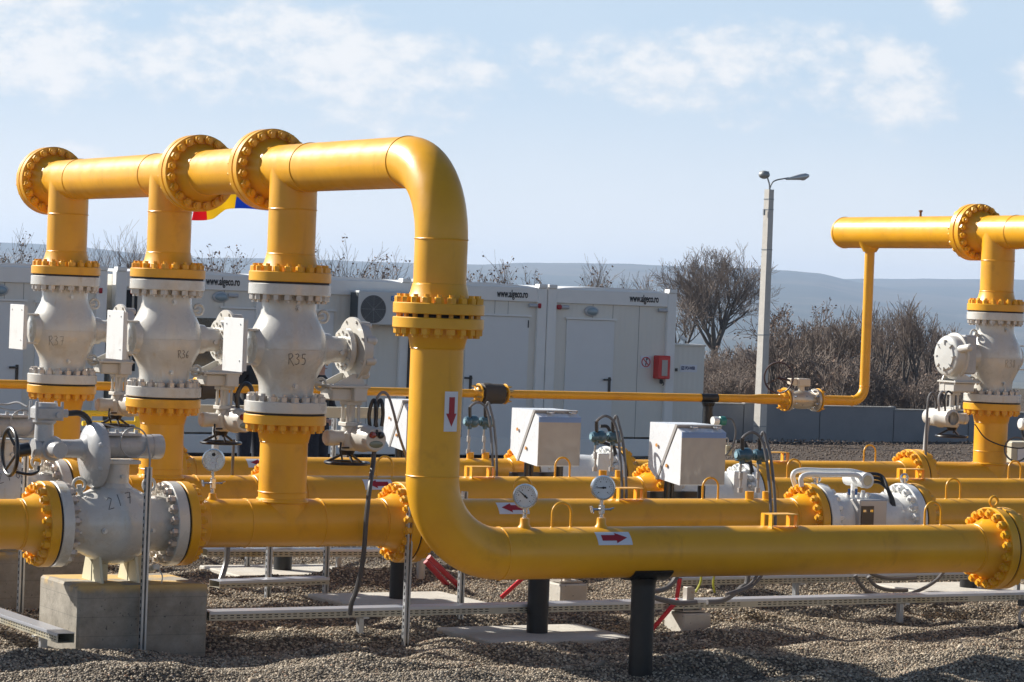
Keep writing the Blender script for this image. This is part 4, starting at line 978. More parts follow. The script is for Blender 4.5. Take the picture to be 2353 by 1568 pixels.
a, b_ = TX(-40, 1392, .22), TX(152, 1457, .22); tray(a, b_, 'zinc tray end sticking out before the concrete block at the left', w=.12)
a, b_ = TX(52, 1415, .2), TX(85, 1415, .2)
s = root('cable_tray', va(500, 950, 28.3), 'long beige tray running level behind the upright valves', 'cable tray'); z_ = va(700, 947, 28.3).z; b = MB(); xa_, xb_ = va(420, 950, 28.3).x, va(930, 950, 28.3).x
b.box(((xa_+xb_)/2, 28.3, z_), (xb_-xa_, .10, .118), bev=.004); b.build('channel', BGE, s)
b = MB()
for q in (va(500, 950, 28.3).x, va(795, 950, 28.3).x): b.box((q, 28.33, z_/2), (.06, .06, z_-.1))
b.build('leg', ZNC, s)
s = root('pipe_crate', va(245, 960, 26.5), 'bright yellow railing piece behind the left valves', 'railing'); b = MB(); p_ = va(190, 950, 26.5); q_ = va(330, 950, 26.5); b.cyl(p_, q_, .03, n=20); b.cyl(p_-Z_*.10, q_-Z_*.10, .025, n=20)
for t_ in (.1, .9): r__ = p_.lerp(q_, t_); b.cyl(r__, (r__.x, r__.y, -.02), .03, n=12)
b.build('rail', mat('bright_yellow', (.85, .60, .02), .35), s)

# ---- lower conduits, red tubes, trestles at the right
for i, P in enumerate([[(1722, 1220), (1718, 1330), (1704, 1350), (1680, 1370), (1655, 1382), (1625, 1384)], [(1555, 1325), (1545, 1340), (1530, 1352), (1508, 1358), (1480, 1358)], [(1480, 1366), (1520, 1378), (1560, 1386), (1600, 1384)]]):
    cable(['grey cable sweeping down to the near tray right of the nearest post', 'grey cable bend just right of the nearest black post', 'grey cable lying along the near tray by the nearest post'][i], [va(x, y, 19.35) for x, y in P], .022, CON)
for i, P in enumerate([[(2170, 1312), (2150, 1335), (2110, 1358), (2060, 1370), (2000, 1362), (1975, 1340), (1965, 1322)], [(1995, 1325), (2010, 1345), (2040, 1356), (2085, 1357)], [(1985, 1305), (2010, 1322), (2050, 1330), (2105, 1328)]]):
    cable(['long drooping cable below the second row flow meter', 'short cable bend between the two right trays', 'upper cable bend on the second right tray'][i], [va(x+0, y, 20.4) for x, y in P], .017, CON)
def trestle(x, y, Yp, label):
    a = at(x, y, 1, Yp); z0 = a.z; s = root('tray_support', a, label, 'support', 'tray supports on small concrete pads')
    b = MB(); b.box((a.x, a.y, z0/2+.0), (.27, .30, z0+.10), bev=.012); b.build('pad', SLB, s)
    b = MB(); b.box((a.x, a.y, z0+.065), (.22, .20, .012)); b.box((a.x, a.y, z0+.16), (.07, .07, .19), bev=.004)
    for q in (-.08, .08): b.cyl((a.x+q, a.y-.06, z0+.06), (a.x+q, a.y-.06, z0+.10), .008, n=6)
    b.build('bracket', mat('rusty_zinc', (.42, .38, .33), .5, .4, dirt=(.28, .12, .04), damt=.8, dscale=14), s)
trestle(1580, 1420, 19.7, 'small pad and steel support under the near tray')
trestle(1300, 1352, 21.5, 'small pad partly behind the second black post')
for x0_, y0_, x1_, y1_, Yp, lb in ((1558, 1378, 1520, 1422, 19.6, 'red tube leaning out of the gravel right of the nearest post'), (1562, 1330, 1556, 1368, 21.2, 'upright red tube right of the nearest post, behind the tray'), (1200, 1330, 1180, 1348, 21.5, 'short red tube end under the front pipe'),
                            (985, 1280, 1045, 1338, 22.6, 'thick red tube slanting beside the big lower bend'), (978, 1290, 1020, 1336, 22.8, 'second red tube slanting beside the big lower bend')):
    s = root('red_tube', va(x0_, y0_, Yp), lb, 'tube', 'red cable tubes in the gravel'); b = MB(); p_, q_ = va(x0_, y0_, Yp), va(x1_, y1_, Yp); b.tube([p_, q_, q_+(q_-p_).normalized()*.15], .019 if x0_ > 1100 else .026, 14); b.build('tube', REDP if x0_ > 1100 else mat('dark_red_tube', (.30, .008, .02), .4), s)
for i, (x_, y0_, y1_) in enumerate(((1612, 1318, 1362), (1642, 1318, 1362), (1222, 1325, 1338))):
    cable(['yellow-green earth cable right of the upright red tube', 'thin yellow-green earth cable by the second right tray', 'yellow-green earth cable end under the front pipe'][i], [va(x_, y0_, 20.8), va(x_-3, (y0_+y1_)/2, 20.8), va(x_-14+i*14, y1_, 20.8)], .010, YCB, 'earth_cable')
s = root('grey_stub_pipe', va(965, 1330, 23), 'short pale pipe stub standing left of the red tubes', 'post'); b = MB(); p_ = va(966, 1336, 23.3); b.cyl((p_.x, p_.y, -.05), (p_.x, p_.y, .45), .04, n=20); b.build('post', CND, s)
s = root('strut_bundle', va(2350, 1430, 18.4), 'dark slotted steel pieces with a cable at the right edge', 'steel pieces'); b = MB()
for yy in (1385, 1440): c = va(2356, yy, 18.4); b.box(c, (.12, .05, .05)); b.box(c+Z_*.02, (.13, .06, .006))
b.build('bar', mat('dark_steel', (.05, .055, .06), .4, .5), s); b = MB(); b.ring(va(2362, 1418, 18.35), TOC, .07, .012, 24, 8); b.build('cable', CND, s)

# ---- concrete blocks and pads
def block(x0, x1, y0, y1, z0, z1, label, m=CBL, name='concrete_block', bev=.018, grp=None, cat='block'):
    s = tag(MB().box(((x0+x1)/2, (y0+y1)/2, (z0+z1)/2), (x1-x0, y1-y0, z1-z0), bev=bev).build(name, m, None, 20), label, cat, grp); return s
block(7.12, 8.12, 19.20, 20.02, -.15, .50, 'grey concrete block with yellow paint stains under the big lying valve')
block(7.12, 8.12, 21.65, 22.47, -.15, .50, 'concrete block at the left edge behind the strut post')
def pad(r_, label, dx=0, w=1.30, d=.95, xc=None):
    xc = xc or POSTX; block(xc-w/2+dx, xc+w/2+dx, ROW[r_]-d/2, ROW[r_]+d/2, -.12, .035, label, SLB, 'concrete_pad', .01, 'flat concrete pads under the posts', 'pad')
for r_, lb in ((1, 'flat concrete pad under the post behind the front pipe'), (2, 'flat concrete pad under the post left of the bend'), (3, 'flat concrete pad under the farthest post')): pad(r_, lb)
pad(2, 'flat concrete pad low at the right, under the far post', xc=at(2225, 1356, 1, ROW[2]).x, w=1.6)

# ================================================================== GROUND
def vnoise(x, y, s, seed):
    rs = np.random.RandomState(seed); T_ = rs.rand(64, 64); x = x*s; y = y*s
    xi = np.floor(x).astype(int); yi = np.floor(y).astype(int); fx = x-xi; fy = y-yi; fx = fx*fx*(3-2*fx); fy = fy*fy*(3-2*fy)
    g = lambda a, b_: T_[a % 64, b_ % 64]
    return (g(xi, yi)*(1-fx)+g(xi+1, yi)*fx)*(1-fy)+(g(xi, yi+1)*(1-fx)+g(xi+1, yi+1)*fx)*fy
PADS = [(POSTX, ROW[1], .72, .55), (POSTX, ROW[2], .72, .55), (POSTX, ROW[3], .72, .55), (at(2225, 1356, 1, ROW[2]).x, ROW[2], .86, .55)]
def gh(x, y):
    xr = x*.95+y*.15; yr = y-.1*x
    h = (vnoise(xr, yr*1.9, .75, 1)-.5)*.15 + (vnoise(xr, yr*1.9, 1.6, 2)-.5)*.13 + (vnoise(xr, yr*1.3, 3.3, 4)-.5)*.06 + (vnoise(x, y, 6, 3)-.5)*.02
    front = np.clip((18.6-y)/1.2, 0, 1); front = front*front*(3-2*front)
    h = h + .035 + .075*front
    for px, py, hx, hy in PADS:
        d = np.maximum(np.abs(x-px)/hx, np.abs(y-py)/hy); k = np.clip((d-1)/.45, 0, 1)
        h = h*k + (1-k)*np.minimum(h, -.005)
    return h
def shader(name, fn, rough=.9):
    mt = bpy.data.materials.new(name); mt.use_nodes = True; t = NT(mt.node_tree); p = t.n['Principled BSDF']; p.inputs['Roughness'].default_value = rough
    p.inputs['Specular IOR Level'].default_value = .25; fn(t, p); return mt
def f_grav(t, p):
    o = t.new('ShaderNodeNewGeometry').outputs['Position']
    vo = t.new('ShaderNodeTexVoronoi'); vo.inputs['Scale'].default_value = 42; t.put(vo, 'Vector', o)
    c = t.ramp(vo.outputs['Color'], [(.1, (.045, .038, .03)), (.5, (.10, .083, .065)), (.9, (.19, .16, .125))]); t.put(p, 'Base Color', c)
    b = t.new('ShaderNodeBump'); b.inputs['Distance'].default_value = .02; b.inputs['Strength'].default_value = 1; t.put(b, 'Height', vo.outputs['Distance']); b.invert = True; t.put(p, 'Normal', b.outputs[0])
GRV = shader('gravel_bed', f_grav)
def f_peb(t, p):
    r = t.new('ShaderNodeObjectInfo').outputs['Random']
    c = t.ramp(r, [(0, (.07, .056, .042)), (.22, (.20, .16, .115)), (.45, (.35, .28, .20)), (.62, (.23, .20, .16)), (.8, (.48, .395, .285)), (.95, (.60, .53, .42)), (1, (.34, .19, .11))]); t.put(p, 'Base Color', c)
PEB = shader('pebbles', f_peb, .7)
def f_soil(t, p):
    g = t.new('ShaderNodeNewGeometry').outputs['Position']; sx = t.new('ShaderNodeSeparateXYZ'); t.put(sx, 0, g)
    d = t.math('SQRT', t.math('ADD', t.math('POWER', sx.outputs[0], 2), t.math('POWER', sx.outputs[1], 2)))
    soil = t.ramp(t.noise(g, 1.6, 8, .7), [(.3, (.05, .038, .03)), (.55, (.095, .072, .056)), (.8, (.15, .12, .09))])
    fld = t.ramp(t.noise(g, .004, 4, .6), [(.35, (.06, .06, .035)), (.5, (.085, .08, .045)), (.65, (.045, .055, .03))])
    t.put(p, 'Base Color', t.mix(t.mapr(d, 75, 160), soil, fld))
    b = t.new('ShaderNodeBump'); b.inputs['Distance'].default_value = .12; b.inputs['Strength'].default_value = .8; t.put(b, 'Height', t.noise(g, 5, 8, .7)); t.put(p, 'Normal', b.outputs[0])
SOI = shader('soil', f_soil)
# one ground sheet to the horizon (fan of rings round the camera, denser near by)
b = MB(); rr_ = [6, 30, 36, 42, 46, 50, 56, 64, 80, 110, 160, 260, 450, 800, 1500, 3000, 6500]; na = 60
vs = []
for r_ in rr_:
    for k in range(na):
        a = 2*math.pi*k/na; x, y = r_*math.cos(a), r_*math.sin(a)
        z = -.10 + (.05*math.sin(x*1.3+y*.7) if 33 < r_ < 70 else 0)
        if r_ > 120: z = float(np.interp(r_, [110, 160, 260, 450, 800, 1500, 3000, 6500], [-.1, -2.5, -8, -16, -26, -34, -42, -44]))
        if y > 26: z += .07*min(1, (y-26)/8)
        vs.append((x, y, z))
fs = [(i*na+k, i*na+(k+1) % na, (i+1)*na+(k+1) % na, (i+1)*na+k) for i in range(len(rr_)-1) for k in range(na)] + [tuple(range(na))[::-1]]
b.add(vs, fs); g_ = b.build('ground', SOI, None, None, kind='structure')
# gravel sheet with mounds
GX0, GX1, GY0, GY1 = 3.5, 22.5, 10.5, 31.5
nx, ny = 380, 420; xs = np.linspace(GX0, GX1, nx); ys = np.linspace(GY0, GY1, ny); XX, YY = np.meshgrid(xs, ys); ZZ = gh(XX, YY)
edge = np.minimum(np.minimum(XX-GX0, GX1-XX), np.minimum(YY-GY0, GY1-YY)); ZZ = np.where(edge < .4, ZZ*edge/.4-.12*(1-edge/.4), ZZ)
me = bpy.data.meshes.new('gravel'); V_ = np.stack([XX, YY, ZZ], -1).reshape(-1, 3); i_ = np.arange(nx*ny).reshape(ny, nx)
F_ = np.stack([i_[:-1, :-1], i_[:-1, 1:], i_[1:, 1:], i_[1:, :-1]], -1).reshape(-1, 4)
me.vertices.add(len(V_)); me.vertices.foreach_set('co', V_.ravel()); me.loops.add(F_.size); me.loops.foreach_set('vertex_index', F_.ravel().astype(np.int32))
me.polygons.add(len(F_)); me.polygons.foreach_set('loop_start', np.arange(0, F_.size, 4, dtype=np.int32)); me.polygons.foreach_set('use_smooth', np.ones(len(F_), dtype=bool)); me.update(); me.validate()
me.materials.append(GRV); go = bpy.data.objects.new('gravel', me); link(go, (0, 0, 0)); go['kind'] = 'structure'
# loose stones
def rock_coll(nm, m_, n=6, flat=.6):
    c = bpy.data.collections.new(nm)
    for k in range(n):
        rs = random.Random(k+50); b = MB(); b.ball((0, 0, 0), (1, rs.uniform(.6, .85), rs.uniform(flat-.15, flat+.1)), 6, 4)
        b.v = [tuple(q*(1+rs.uniform(-.16, .16)) for q in p) for p in b.v]
        me = bpy.data.meshes.new('stone'); me.from_pydata(b.v, [], b.f); me.polygons.foreach_set('use_smooth', [True]*len(b.f)); me.materials.append(m_)
        c.objects.link(bpy.data.objects.new('stone', me))
    return c
def scatter(name, P, coll, s0, s1, label, cat='gravel'):
    me = bpy.data.meshes.new(name); me.vertices.add(len(P)); me.vertices.foreach_set('co', P.astype(np.float32).ravel()); me.update()
    ob = bpy.data.objects.new(name, me); link(ob, (0, 0, 0)); tag(ob, label, cat); ob['kind'] = 'stuff'
    ng = bpy.data.node_groups.new(name+'_scatter', 'GeometryNodeTree'); ng.interface.new_socket('Geometry', in_out='INPUT', socket_type='NodeSocketGeometry'); ng.interface.new_socket('Geometry', in_out='OUTPUT', socket_type='NodeSocketGeometry')
    N = ng.nodes; Lk = ng.links; gi = N.new('NodeGroupInput'); o_ = N.new('NodeGroupOutput'); ip = N.new('GeometryNodeInstanceOnPoints'); ci = N.new('GeometryNodeCollectionInfo')
    ci.inputs['Collection'].default_value = coll; ci.inputs['Separate Children'].default_value = True; ci.inputs['Reset Children'].default_value = True
    ip.inputs['Pick Instance'].default_value = True
    rv = N.new('FunctionNodeRandomValue'); rv.data_type = 'FLOAT_VECTOR'; rv.inputs[0].default_value = (-.5, -.5, 0); rv.inputs[1].default_value = (.5, .5, 6.28)
    rs = N.new('FunctionNodeRandomValue'); rs.data_type = 'FLOAT'; rs.inputs[2].default_value = s0; rs.inputs[3].default_value = s1; rs.inputs['Seed'].default_value = 3
    e2 = N.new('FunctionNodeEulerToRotation'); Lk.new(rv.outputs[0], e2.inputs[0])
    Lk.new(gi.outputs[0], ip.inputs['Points']); Lk.new(ci.outputs[0], ip.inputs['Instance']); Lk.new(e2.outputs[0], ip.inputs['Rotation']); Lk.new(rs.outputs[1], ip.inputs['Scale']); Lk.new(ip.outputs[0], o_.inputs[0])
    md = ob.modifiers.new('scatter', 'NODES'); md.node_group = ng; return ob
rng = np.random.RandomState(5)
def in_view(P, mx=90):
    q = P-np.array(CAM); Z = q@np.array(FWD); u = q@np.array(RGT)/Z*FOC+1176.5; v = 784-q@np.array(UPV)/Z*FOC
    return (u > -mx) & (u < 2353+mx) & (v < 1568+mx) & (Z > 5)
BLKS = [(7.12, 8.12, 19.2, 20.02), (7.12, 8.12, 21.65, 22.47)] + [(px-hx*.9, px+hx*.9, py-.475, py+.475) for px, py, hx, hy in PADS]
def pts(n, x0, x1, y0, y1, off):
    P = np.stack([rng.uniform(x0, x1, n), rng.uniform(y0, y1, n)], 1); z = gh(P[:, 0], P[:, 1])+rng.uniform(-.3, .7, n)*off
    P = np.column_stack([P, z]); P = P[in_view(P)]; k = np.ones(len(P), bool)
    for a, b_, c, d in BLKS: k &= ~((P[:, 0] > a) & (P[:, 0] < b_) & (P[:, 1] > c) & (P[:, 1] < d) & (rng.rand(len(P)) < .985))
    return P[k]
PC = rock_coll('stones', PEB)
P = np.vstack([pts(190000, 6, 17.5, 14.5, 19.5, .008), pts(150000, 6, 21, 19.5, 24.5, .008), pts(60000, 7, 22, 24.5, 31, .01)])
scatter('gravel_stones', P, PC, .006, .0145, 'grey and tan gravel stones covering the ground under the pipes')
P = pts(260, 6, 20, 14.5, 27, .02); scatter('large_pebbles', P, PC, .022, .045, 'larger rounded stones lying about on the gravel')
n = 42000; P = np.stack([rng.uniform(14, 50, n), rng.uniform(31, 48.3, n), np.full(n, -.0)], 1)
P[:, 2] = -.04+.05*np.sin(P[:, 0]*1.3+P[:, 1]*.7)*.4+rng.uniform(0, .05, n); P = P[in_view(P)]
def f_clod(t, p):
    r = t.new('ShaderNodeObjectInfo').outputs['Random']; t.put(p, 'Base Color', t.ramp(r, [(0, (.12, .09, .07)), (.7, (.20, .15, .115)), (.955, (.28, .22, .17)), (1, (.38, .35, .29))]))
CC = rock_coll('clods', shader('clod', f_clod)); scatter('soil_clods', P, CC, .008, .024, 'dark brown soil clods before the concrete fence', 'soil')

# ================================================================== SITE CONTAINERS
YC, XR0, MW, CZ0, CZ1, CDEP = 39.617, 24.862, 2.44, .17, 2.85, 6.0
def textmesh(txt, size, par, o, name='lettering', m=INK, sx=1., bold=0.):
    cu = bpy.data.curves.new('t', 'FONT'); cu.body = txt; cu.size = size; cu.extrude = .002; cu.offset = bold; to = bpy.data.objects.new('t', cu); COL.objects.link(to)
    dg = bpy.context.evaluated_depsgraph_get(); me = bpy.data.meshes.new_from_object(to.evaluated_get(dg)); bpy.data.objects.remove(to)
    n = len(me.vertices); c = np.empty(n*3); me.vertices.foreach_get('co', c); c = c.reshape(-1, 3)
    c2 = np.stack([c[:, 0]*sx, -c[:, 2], c[:, 1]], 1); lo, hi = c2.min(0), c2.max(0); mid = (lo+hi)/2
    me.vertices.foreach_set('co', (c2-mid).ravel()); me.materials.clear(); me.materials.append(m); me.update()
    ob = bpy.data.objects.new(name, me); link(ob, V3(o)+V3((mid[0], 0, mid[2])), par); return ob, hi[0]-lo[0]
PX = lambda x, y: at(x, y, 1, YC)
def container(k, label, gapx=0.):
    xr = XR0-MW*k-gapx; xl = xr-MW; s = root('site_container', ((xl+xr)/2, YC, CZ0), label, 'site container', 'white site containers in a row')
    b = MB(); pw = .17
    for x_ in (xl+pw/2+.006, xr-pw/2-.006):
        b.box((x_, YC+.085, (CZ0+CZ1)/2), (pw, .17, CZ1-CZ0), bev=.012)
    b.box(((xl+xr)/2, YC+.09, CZ1-.115), (MW-2*pw, .15, .23), bev=.008); b.box(((xl+xr)/2, YC+.09, CZ0+.14), (MW-2*pw, .15, .28), bev=.008)
    for x_ in (xl+.09, xr-.09):
        b.box((x_, YC+.06, CZ1+.03), (.15, .16, .06), bev=.006); b.cyl((x_, YC-.022, CZ1+.03), (x_, YC-.018, CZ1+.03), .02, n=10)
    b.build('frame', FRM, s)
    b = MB(); b.box(((xl+xr)/2, YC+CDEP/2+.06, (CZ0+CZ1)/2+.06), (MW-2*pw+.1, CDEP, CZ1-CZ0-.5), bev=.004)
    b.box((xr-.03, YC+CDEP/2+.1, (CZ0+CZ1)/2), (.04, CDEP-.2, CZ1-CZ0-.1)); b.box((xl+.03, YC+CDEP/2+.1, (CZ0+CZ1)/2), (.04, CDEP-.2, CZ1-CZ0-.1)); b.build('wall', PAN, s)
    b = MB(); vs = []; n = 12
    for j, yy in enumerate((YC+.05, YC+CDEP)):
        for i in range(n+1): u = i/n; vs.append((xl+.16+(MW-.32)*u, yy, CZ1-.005+.055*math.sin(math.pi*u)**.6))
    m_ = n+1; b.add(vs+[(xl+.16, YC+.05, CZ1-.04), (xr-.16, YC+.05, CZ1-.04)], [(i, i+1, m_+i+1, m_+i) for i in range(n)]+[tuple([2*m_, 2*m_+1]+list(range(n, -1, -1)))]); b.build('roof', ROF, s)
    for q in (.36, .72): panel_seam(s, xl+MW*q, CZ0+.28, CZ1-.23)
    return s, xl, xr
def panel_seam(s, x, z0, z1): b = MB(); b.box((x, YC+.0595, (z0+z1)/2), (.006, .006, z1-z0)); b.build('seam', mat('seam_grey', (.2, .2, .19), .6), s)
YW = YC+.06
def door(s, x0, x1, ztop, hx, hz, hs):
    b = MB(); b.box(((x0+x1)/2, YW-.012, (ztop+.45)/2), (x1-x0, .03, ztop-.45), bev=.006); d = b.build('door', DOR, s)
    b = MB(); b.box(((x0+x1)/2, YW-.03, ztop+.02), (x1-x0+.06, .05, .03)); b.build('door_header', FRM, s)
    b = MB(); b.box((hx, YW-.035, hz-.06), (.045, .02, .24), bev=.004); b.box((hx+hs*.06, YW-.07, hz+.02), (.14, .025, .03), bev=.005); b.build('handle', BLK, d)
def oval(s, x, z):
    b = MB(); b.ball((x, YW-.02, z), (.135, .05, .085), 24, 10); l_ = b.build('lamp', mat('lamp_body', (.46, .48, .49), .4), s)
    b = MB(); b.ball((x, YW-.04, z), (.105, .055, .062), 24, 10); b.build('glass', GLS, l_)
def socket(s, x, z, sd_, red=True):
    b = MB(); b.cyl((x-sd_*.16, YW-.04, z), (x, YW-.04, z), .030, n=16); b.build('socket', mat('socket_grey', (.46, .47, .49), .4), s)
    if red: b = MB(); b.lathe((x, YW-.05, z), (sd_, -.5, 0), [(0, .03), (.01, .042), (.05, .040), (.055, .0)], 18, caps=False); b.build('socket_cap', mat('socket_red', (.38, .012, .02), .4), s)
c0, xl, xr = container(0, 'rightmost white site container, with a closed door and red box')
door(c0, PX(1303, 800).x, PX(1413, 800).x, PX(1360, 736).z, PX(1402, 880).x, PX(1402, 876).z, -1); oval(c0, PX(1362, 716).x, PX(1362, 716).z)
socket(c0, PX(1288, 706).x, PX(1288, 706).z, -1); socket(c0, PX(1534, 714).x, PX(1534, 714).z, 1, False); panel_seam(c0, PX(1413, 712).x, PX(1413, 735).z, CZ1-.23)
tx_ = lambda s, x0, x1, y_: textmesh('www.algeco.ro', .165, s, V3((PX(x0, y_).x, YC+.011, PX(x0, y_).z)), sx=(PX(x1, y_).x-PX(x0, y_).x)/1.12, bold=.004)
tx_(c0, 1448, 1522, 693)
c1, xl, xr = container(1, 'white site container just right of the big upright pipe')
door(c1, PX(1072, 780).x, PX(1217, 780).x, PX(1150, 727).z, PX(1083, 875).x, PX(1083, 872).z, -1); socket(c1, PX(1237, 703).x, PX(1237, 703).z, 1); panel_seam(c1, PX(1141, 710).x, PX(1141, 726).z, CZ1-.23)
tx_(c1, 1143, 1222, 682); b = MB(); b.box((PX(1216, 745).x, YW-.03, PX(1216, 745).z), (.012, .02, .12)); b.build('hinge', DRK, c1)
c2, xl, xr = container(2, 'white site container behind the big upright pipe, carrying a fan unit')
door(c2, PX(706, 780).x, PX(768, 780).x, PX(740, 716).z, PX(715, 860).x, PX(715, 860).z, -1)
b = MB(); b.cyl((xr+.002, YC-.01, CZ0+.3), (xr+.002, YC-.01, CZ1-.45), .03, n=12); b.build('drain_pipe', BLK, c2)
c3, xl, xr = container(3, 'white site container between the middle and nearest upright valves')
oval(c3, PX(509, 683).x, PX(509, 683).z); socket(c3, PX(548, 680).x, PX(548, 680).z, 1, False); socket(c3, PX(309, 671).x, PX(309, 671).z, -1)
tx_(c3, 474, 561, 654); door(c3, PX(510, 760).x, PX(597, 760).x, PX(550, 711).z, PX(520, 860).x, PX(520, 860).z, -1)
b = MB(); a_1, a_2 = PX(436, 730), PX(498, 842); b.box(((a_1.x+a_2.x)/2, YW-.012, (a_1.z+a_2.z)/2), (a_2.x-a_1.x, .02, a_1.z-a_2.z)); b.build('window', mat('dark_glass', (.02, .022, .02), .05, coat=1.), c3)
b = MB(); b.box((PX(297, 760).x, YW-.02, PX(297, 760).z+.0), (.075, .03, 1.2)); b.box((PX(312, 760).x, YW-.02, PX(312, 760).z), (.035, .03, 1.2)); b.build('gap', DRK, c3)
c4, xl, xr = container(4, 'leftmost white site container, cut by the left edge', .12)
door(c4, PX(-70, 760).x, PX(57, 760).x, PX(0, 692).z, PX(40, 852).x, PX(40, 848).z, -1); oval(c4, PX(1, 667).x, PX(1, 667).z); socket(c4, PX(228, 668).x, PX(228, 668).z, 1); panel_seam(c4, PX(57, 680).x, PX(57, 690).z, CZ1-.23)
door(c4, PX(84, 760).x, PX(128, 760).x, PX(100, 697).z, PX(120, 852).x, PX(120, 848).z, -1)
# fan unit
s = root('air_conditioner', PX(870, 710), 'outdoor air conditioner unit with a round fan grille on the container wall', 'air conditioner')
ya = YC-.36; a1, a2 = at(826, 668, 1, ya), at(962, 750, 1, ya); b = MB(); b.box(((a1.x+a2.x)/2, YC-.20, (a1.z+a2.z)/2), (a2.x-a1.x, .31, a1.z-a2.z), bev=.012); b.build('case', mat('ac_white', (.60, .61, .60), .4), s)
fc = at(858, 711, 1, ya); b = MB(); b.lathe((fc.x, ya+.002, fc.z), -Y_, [(0, .215), (.004, .215)], 40); b.build('fan_recess', mat('fan_dark', (.07, .075, .08), .6), s)
b = MB()
for q in range(1, 9): b.ring((fc.x, ya-.006, fc.z), Y_, .025*q, .0022, 36, 4)
for q in range(8): b.tube([(fc.x, ya-.008, fc.z), (fc.x+.21*math.cos(q*math.pi/4), ya-.008, fc.z+.21*math.sin(q*math.pi/4))], .003, 4)
b.build('fan_grille', mat('grille', (.30, .31, .31), .4), s)
b = MB(); b.box((a1.x-.006, YC-.20, (a1.z+a2.z)/2), (.01, .25, a1.z-a2.z-.06)); b.build('coil', mat('coil_dark', (.06, .07, .075), .6), s)
lc = at(904, 686, 1, ya); b = MB(); b.box((lc.x, ya-.003, lc.z), (.075, .006, .075)); b.build('logo_plate', mat('logo_blue', (.01, .18, .50), .4), s); b = MB(); b.ring((lc.x, ya-.007, lc.z), Y_, .022, .004, 20, 5); b.build('logo_ring', STW, s)
# sign, fire box, cabinet, small floodlight
a1, a2 = PX(1476, 818), PX(1499, 847); s = root('no_open_flame_sign', ((a1.x+a2.x)/2, YW, (a1.z+a2.z)/2), 'white sign with a red crossed circle over a flame, left of the red box', 'sign'); cc = V3(((a1.x+a2.x)/2, YW-.012, (a1.z+a2.z)/2))
b = MB(); b.box(cc+Y_*.003, (a2.x-a1.x, .008, a1.z-a2.z)); b.build('plate', STW, s)
b = MB(); b.prism([cc+V3((-.012, -.003, -.06)), cc+V3((.006, -.003, -.06)), cc+V3((.016, -.003, .03)), cc+V3((.002, -.003, .02))], (0, .003, 0)); b.prism([cc+V3((.0, -.003, .035)), cc+V3((.03, -.003, .035)), cc+V3((.03, -.003, .065)), cc+V3((.018, -.003, .09))], (0, .003, 0)); b.build('flame', INK, s, None)
b = MB(); b.ring(cc-Y_*.004, Y_, .077, .008, 36, 6, sx=1, sy=1); b.box(cc-Y_*.006, (.15, .004, .014), ax=((.707, 0, -.707), Y_, (.707, 0, .707))); b.build('prohibition_ring', mat('sign_red', (.50, .03, .03), .5), s)
a1, a2 = PX(1506, 817), PX(1531, 871); s = root('extinguisher_box', ((a1.x+a2.x)/2, YW, (a1.z+a2.z)/2), 'red fire extinguisher box with a pale window on the rightmost container', 'fire box'); cc = V3(((a1.x+a2.x)/2, YW-.09, (a1.z+a2.z)/2))
b = MB(); b.box(cc, (a2.x-a1.x, .18, a1.z-a2.z), bev=.014); b.build('case', RED, s); b = MB(); b.box(cc+V3((0, -.092, -.01)), (.11, .006, .26), bev=.002); b.build('window', mat('cloudy_window', (.40, .36, .34), .2, coat=.5), s)
b = MB(); b.box(cc+V3((0, 0, -.235)), (.05, .05, .07), bev=.01); b.tube(smooth_path([cc+V3((.02, 0, -.22)), cc+V3((.05, 0, -.27)), cc+V3((.03, 0, -.30))]), .008, 6); b.build('hose', RUB, s)
YP = YC+.35; a1, a2 = at(1546, 790, 1, YP), at(1611, 1035, 1, YP); zt_ = at(1580, 795, 1, YP).z; a1.x = XR0+.012
s = root('power_cabinet', ((a1.x+a2.x)/2, YP, 0), 'tall grey cabinet with a small PO-WER sign beside the rightmost container', 'cabinet')
b = MB(); b.box(((a1.x+a2.x)/2, YP+.25, zt_/2), (a2.x-a1.x, .5, zt_), bev=.008); b.box(((a1.x+a2.x)/2, YP+.24, zt_+.012), (a2.x-a1.x+.02, .54, .03), bev=.004); b.build('case', PAN, s)
a3, a4 = at(1563, 838, 1, YP), at(1601, 856, 1, YP); b = MB(); b.box(((a3.x+a4.x)/2, YP-.004, (a3.z+a4.z)/2), (a4.x-a3.x, .006, a3.z-a4.z)); b.build('sign_plate', STW, s)
NVY = mat('navy_print', (.02, .03, .12), .5); b = MB(); q = at(1568.5, 846, 1, YP); b.box((q.x, YP-.009, q.z), (.055, .004, .06)); b.build('logo', NVY, s)
o1, w1 = textmesh('PO-WER', .075, s, V3((at(1574, 849.5, 1, YP).x, YP-.009, at(1574, 849.5, 1, YP).z)), m=NVY, sx=.66, bold=.002); textmesh('N', .05, s, V3((q.x-.018, YP-.012, q.z-.017)), m=STW)
b = MB(); 
for yy in (850, 1024): q = at(1551, yy, 1, YP); b.box((q.x+.02, YP-.012, q.z), (.045, .02, .05), bev=.004)
b.build('lock', BLK, s)
q = at(1572, 790, 1, YP+.2); s = root('small_spotlight', q, 'tiny white spotlight standing on the grey cabinet', 'spotlight'); b = MB(); b.cyl((q.x, q.y, zt_+.026), (q.x, q.y, zt_+.09), .012, n=8); b.box((q.x-.03, q.y, zt_+.12), (.14, .08, .05), bev=.012, ax=((1, 0, -.3), Y_, (.3, 0, 1))); b.cyl((q.x-.1, q.y, zt_+.14), (q.x-.1, q.y, zt_+.18), .02, n=8); b.build('head', WHM, s)

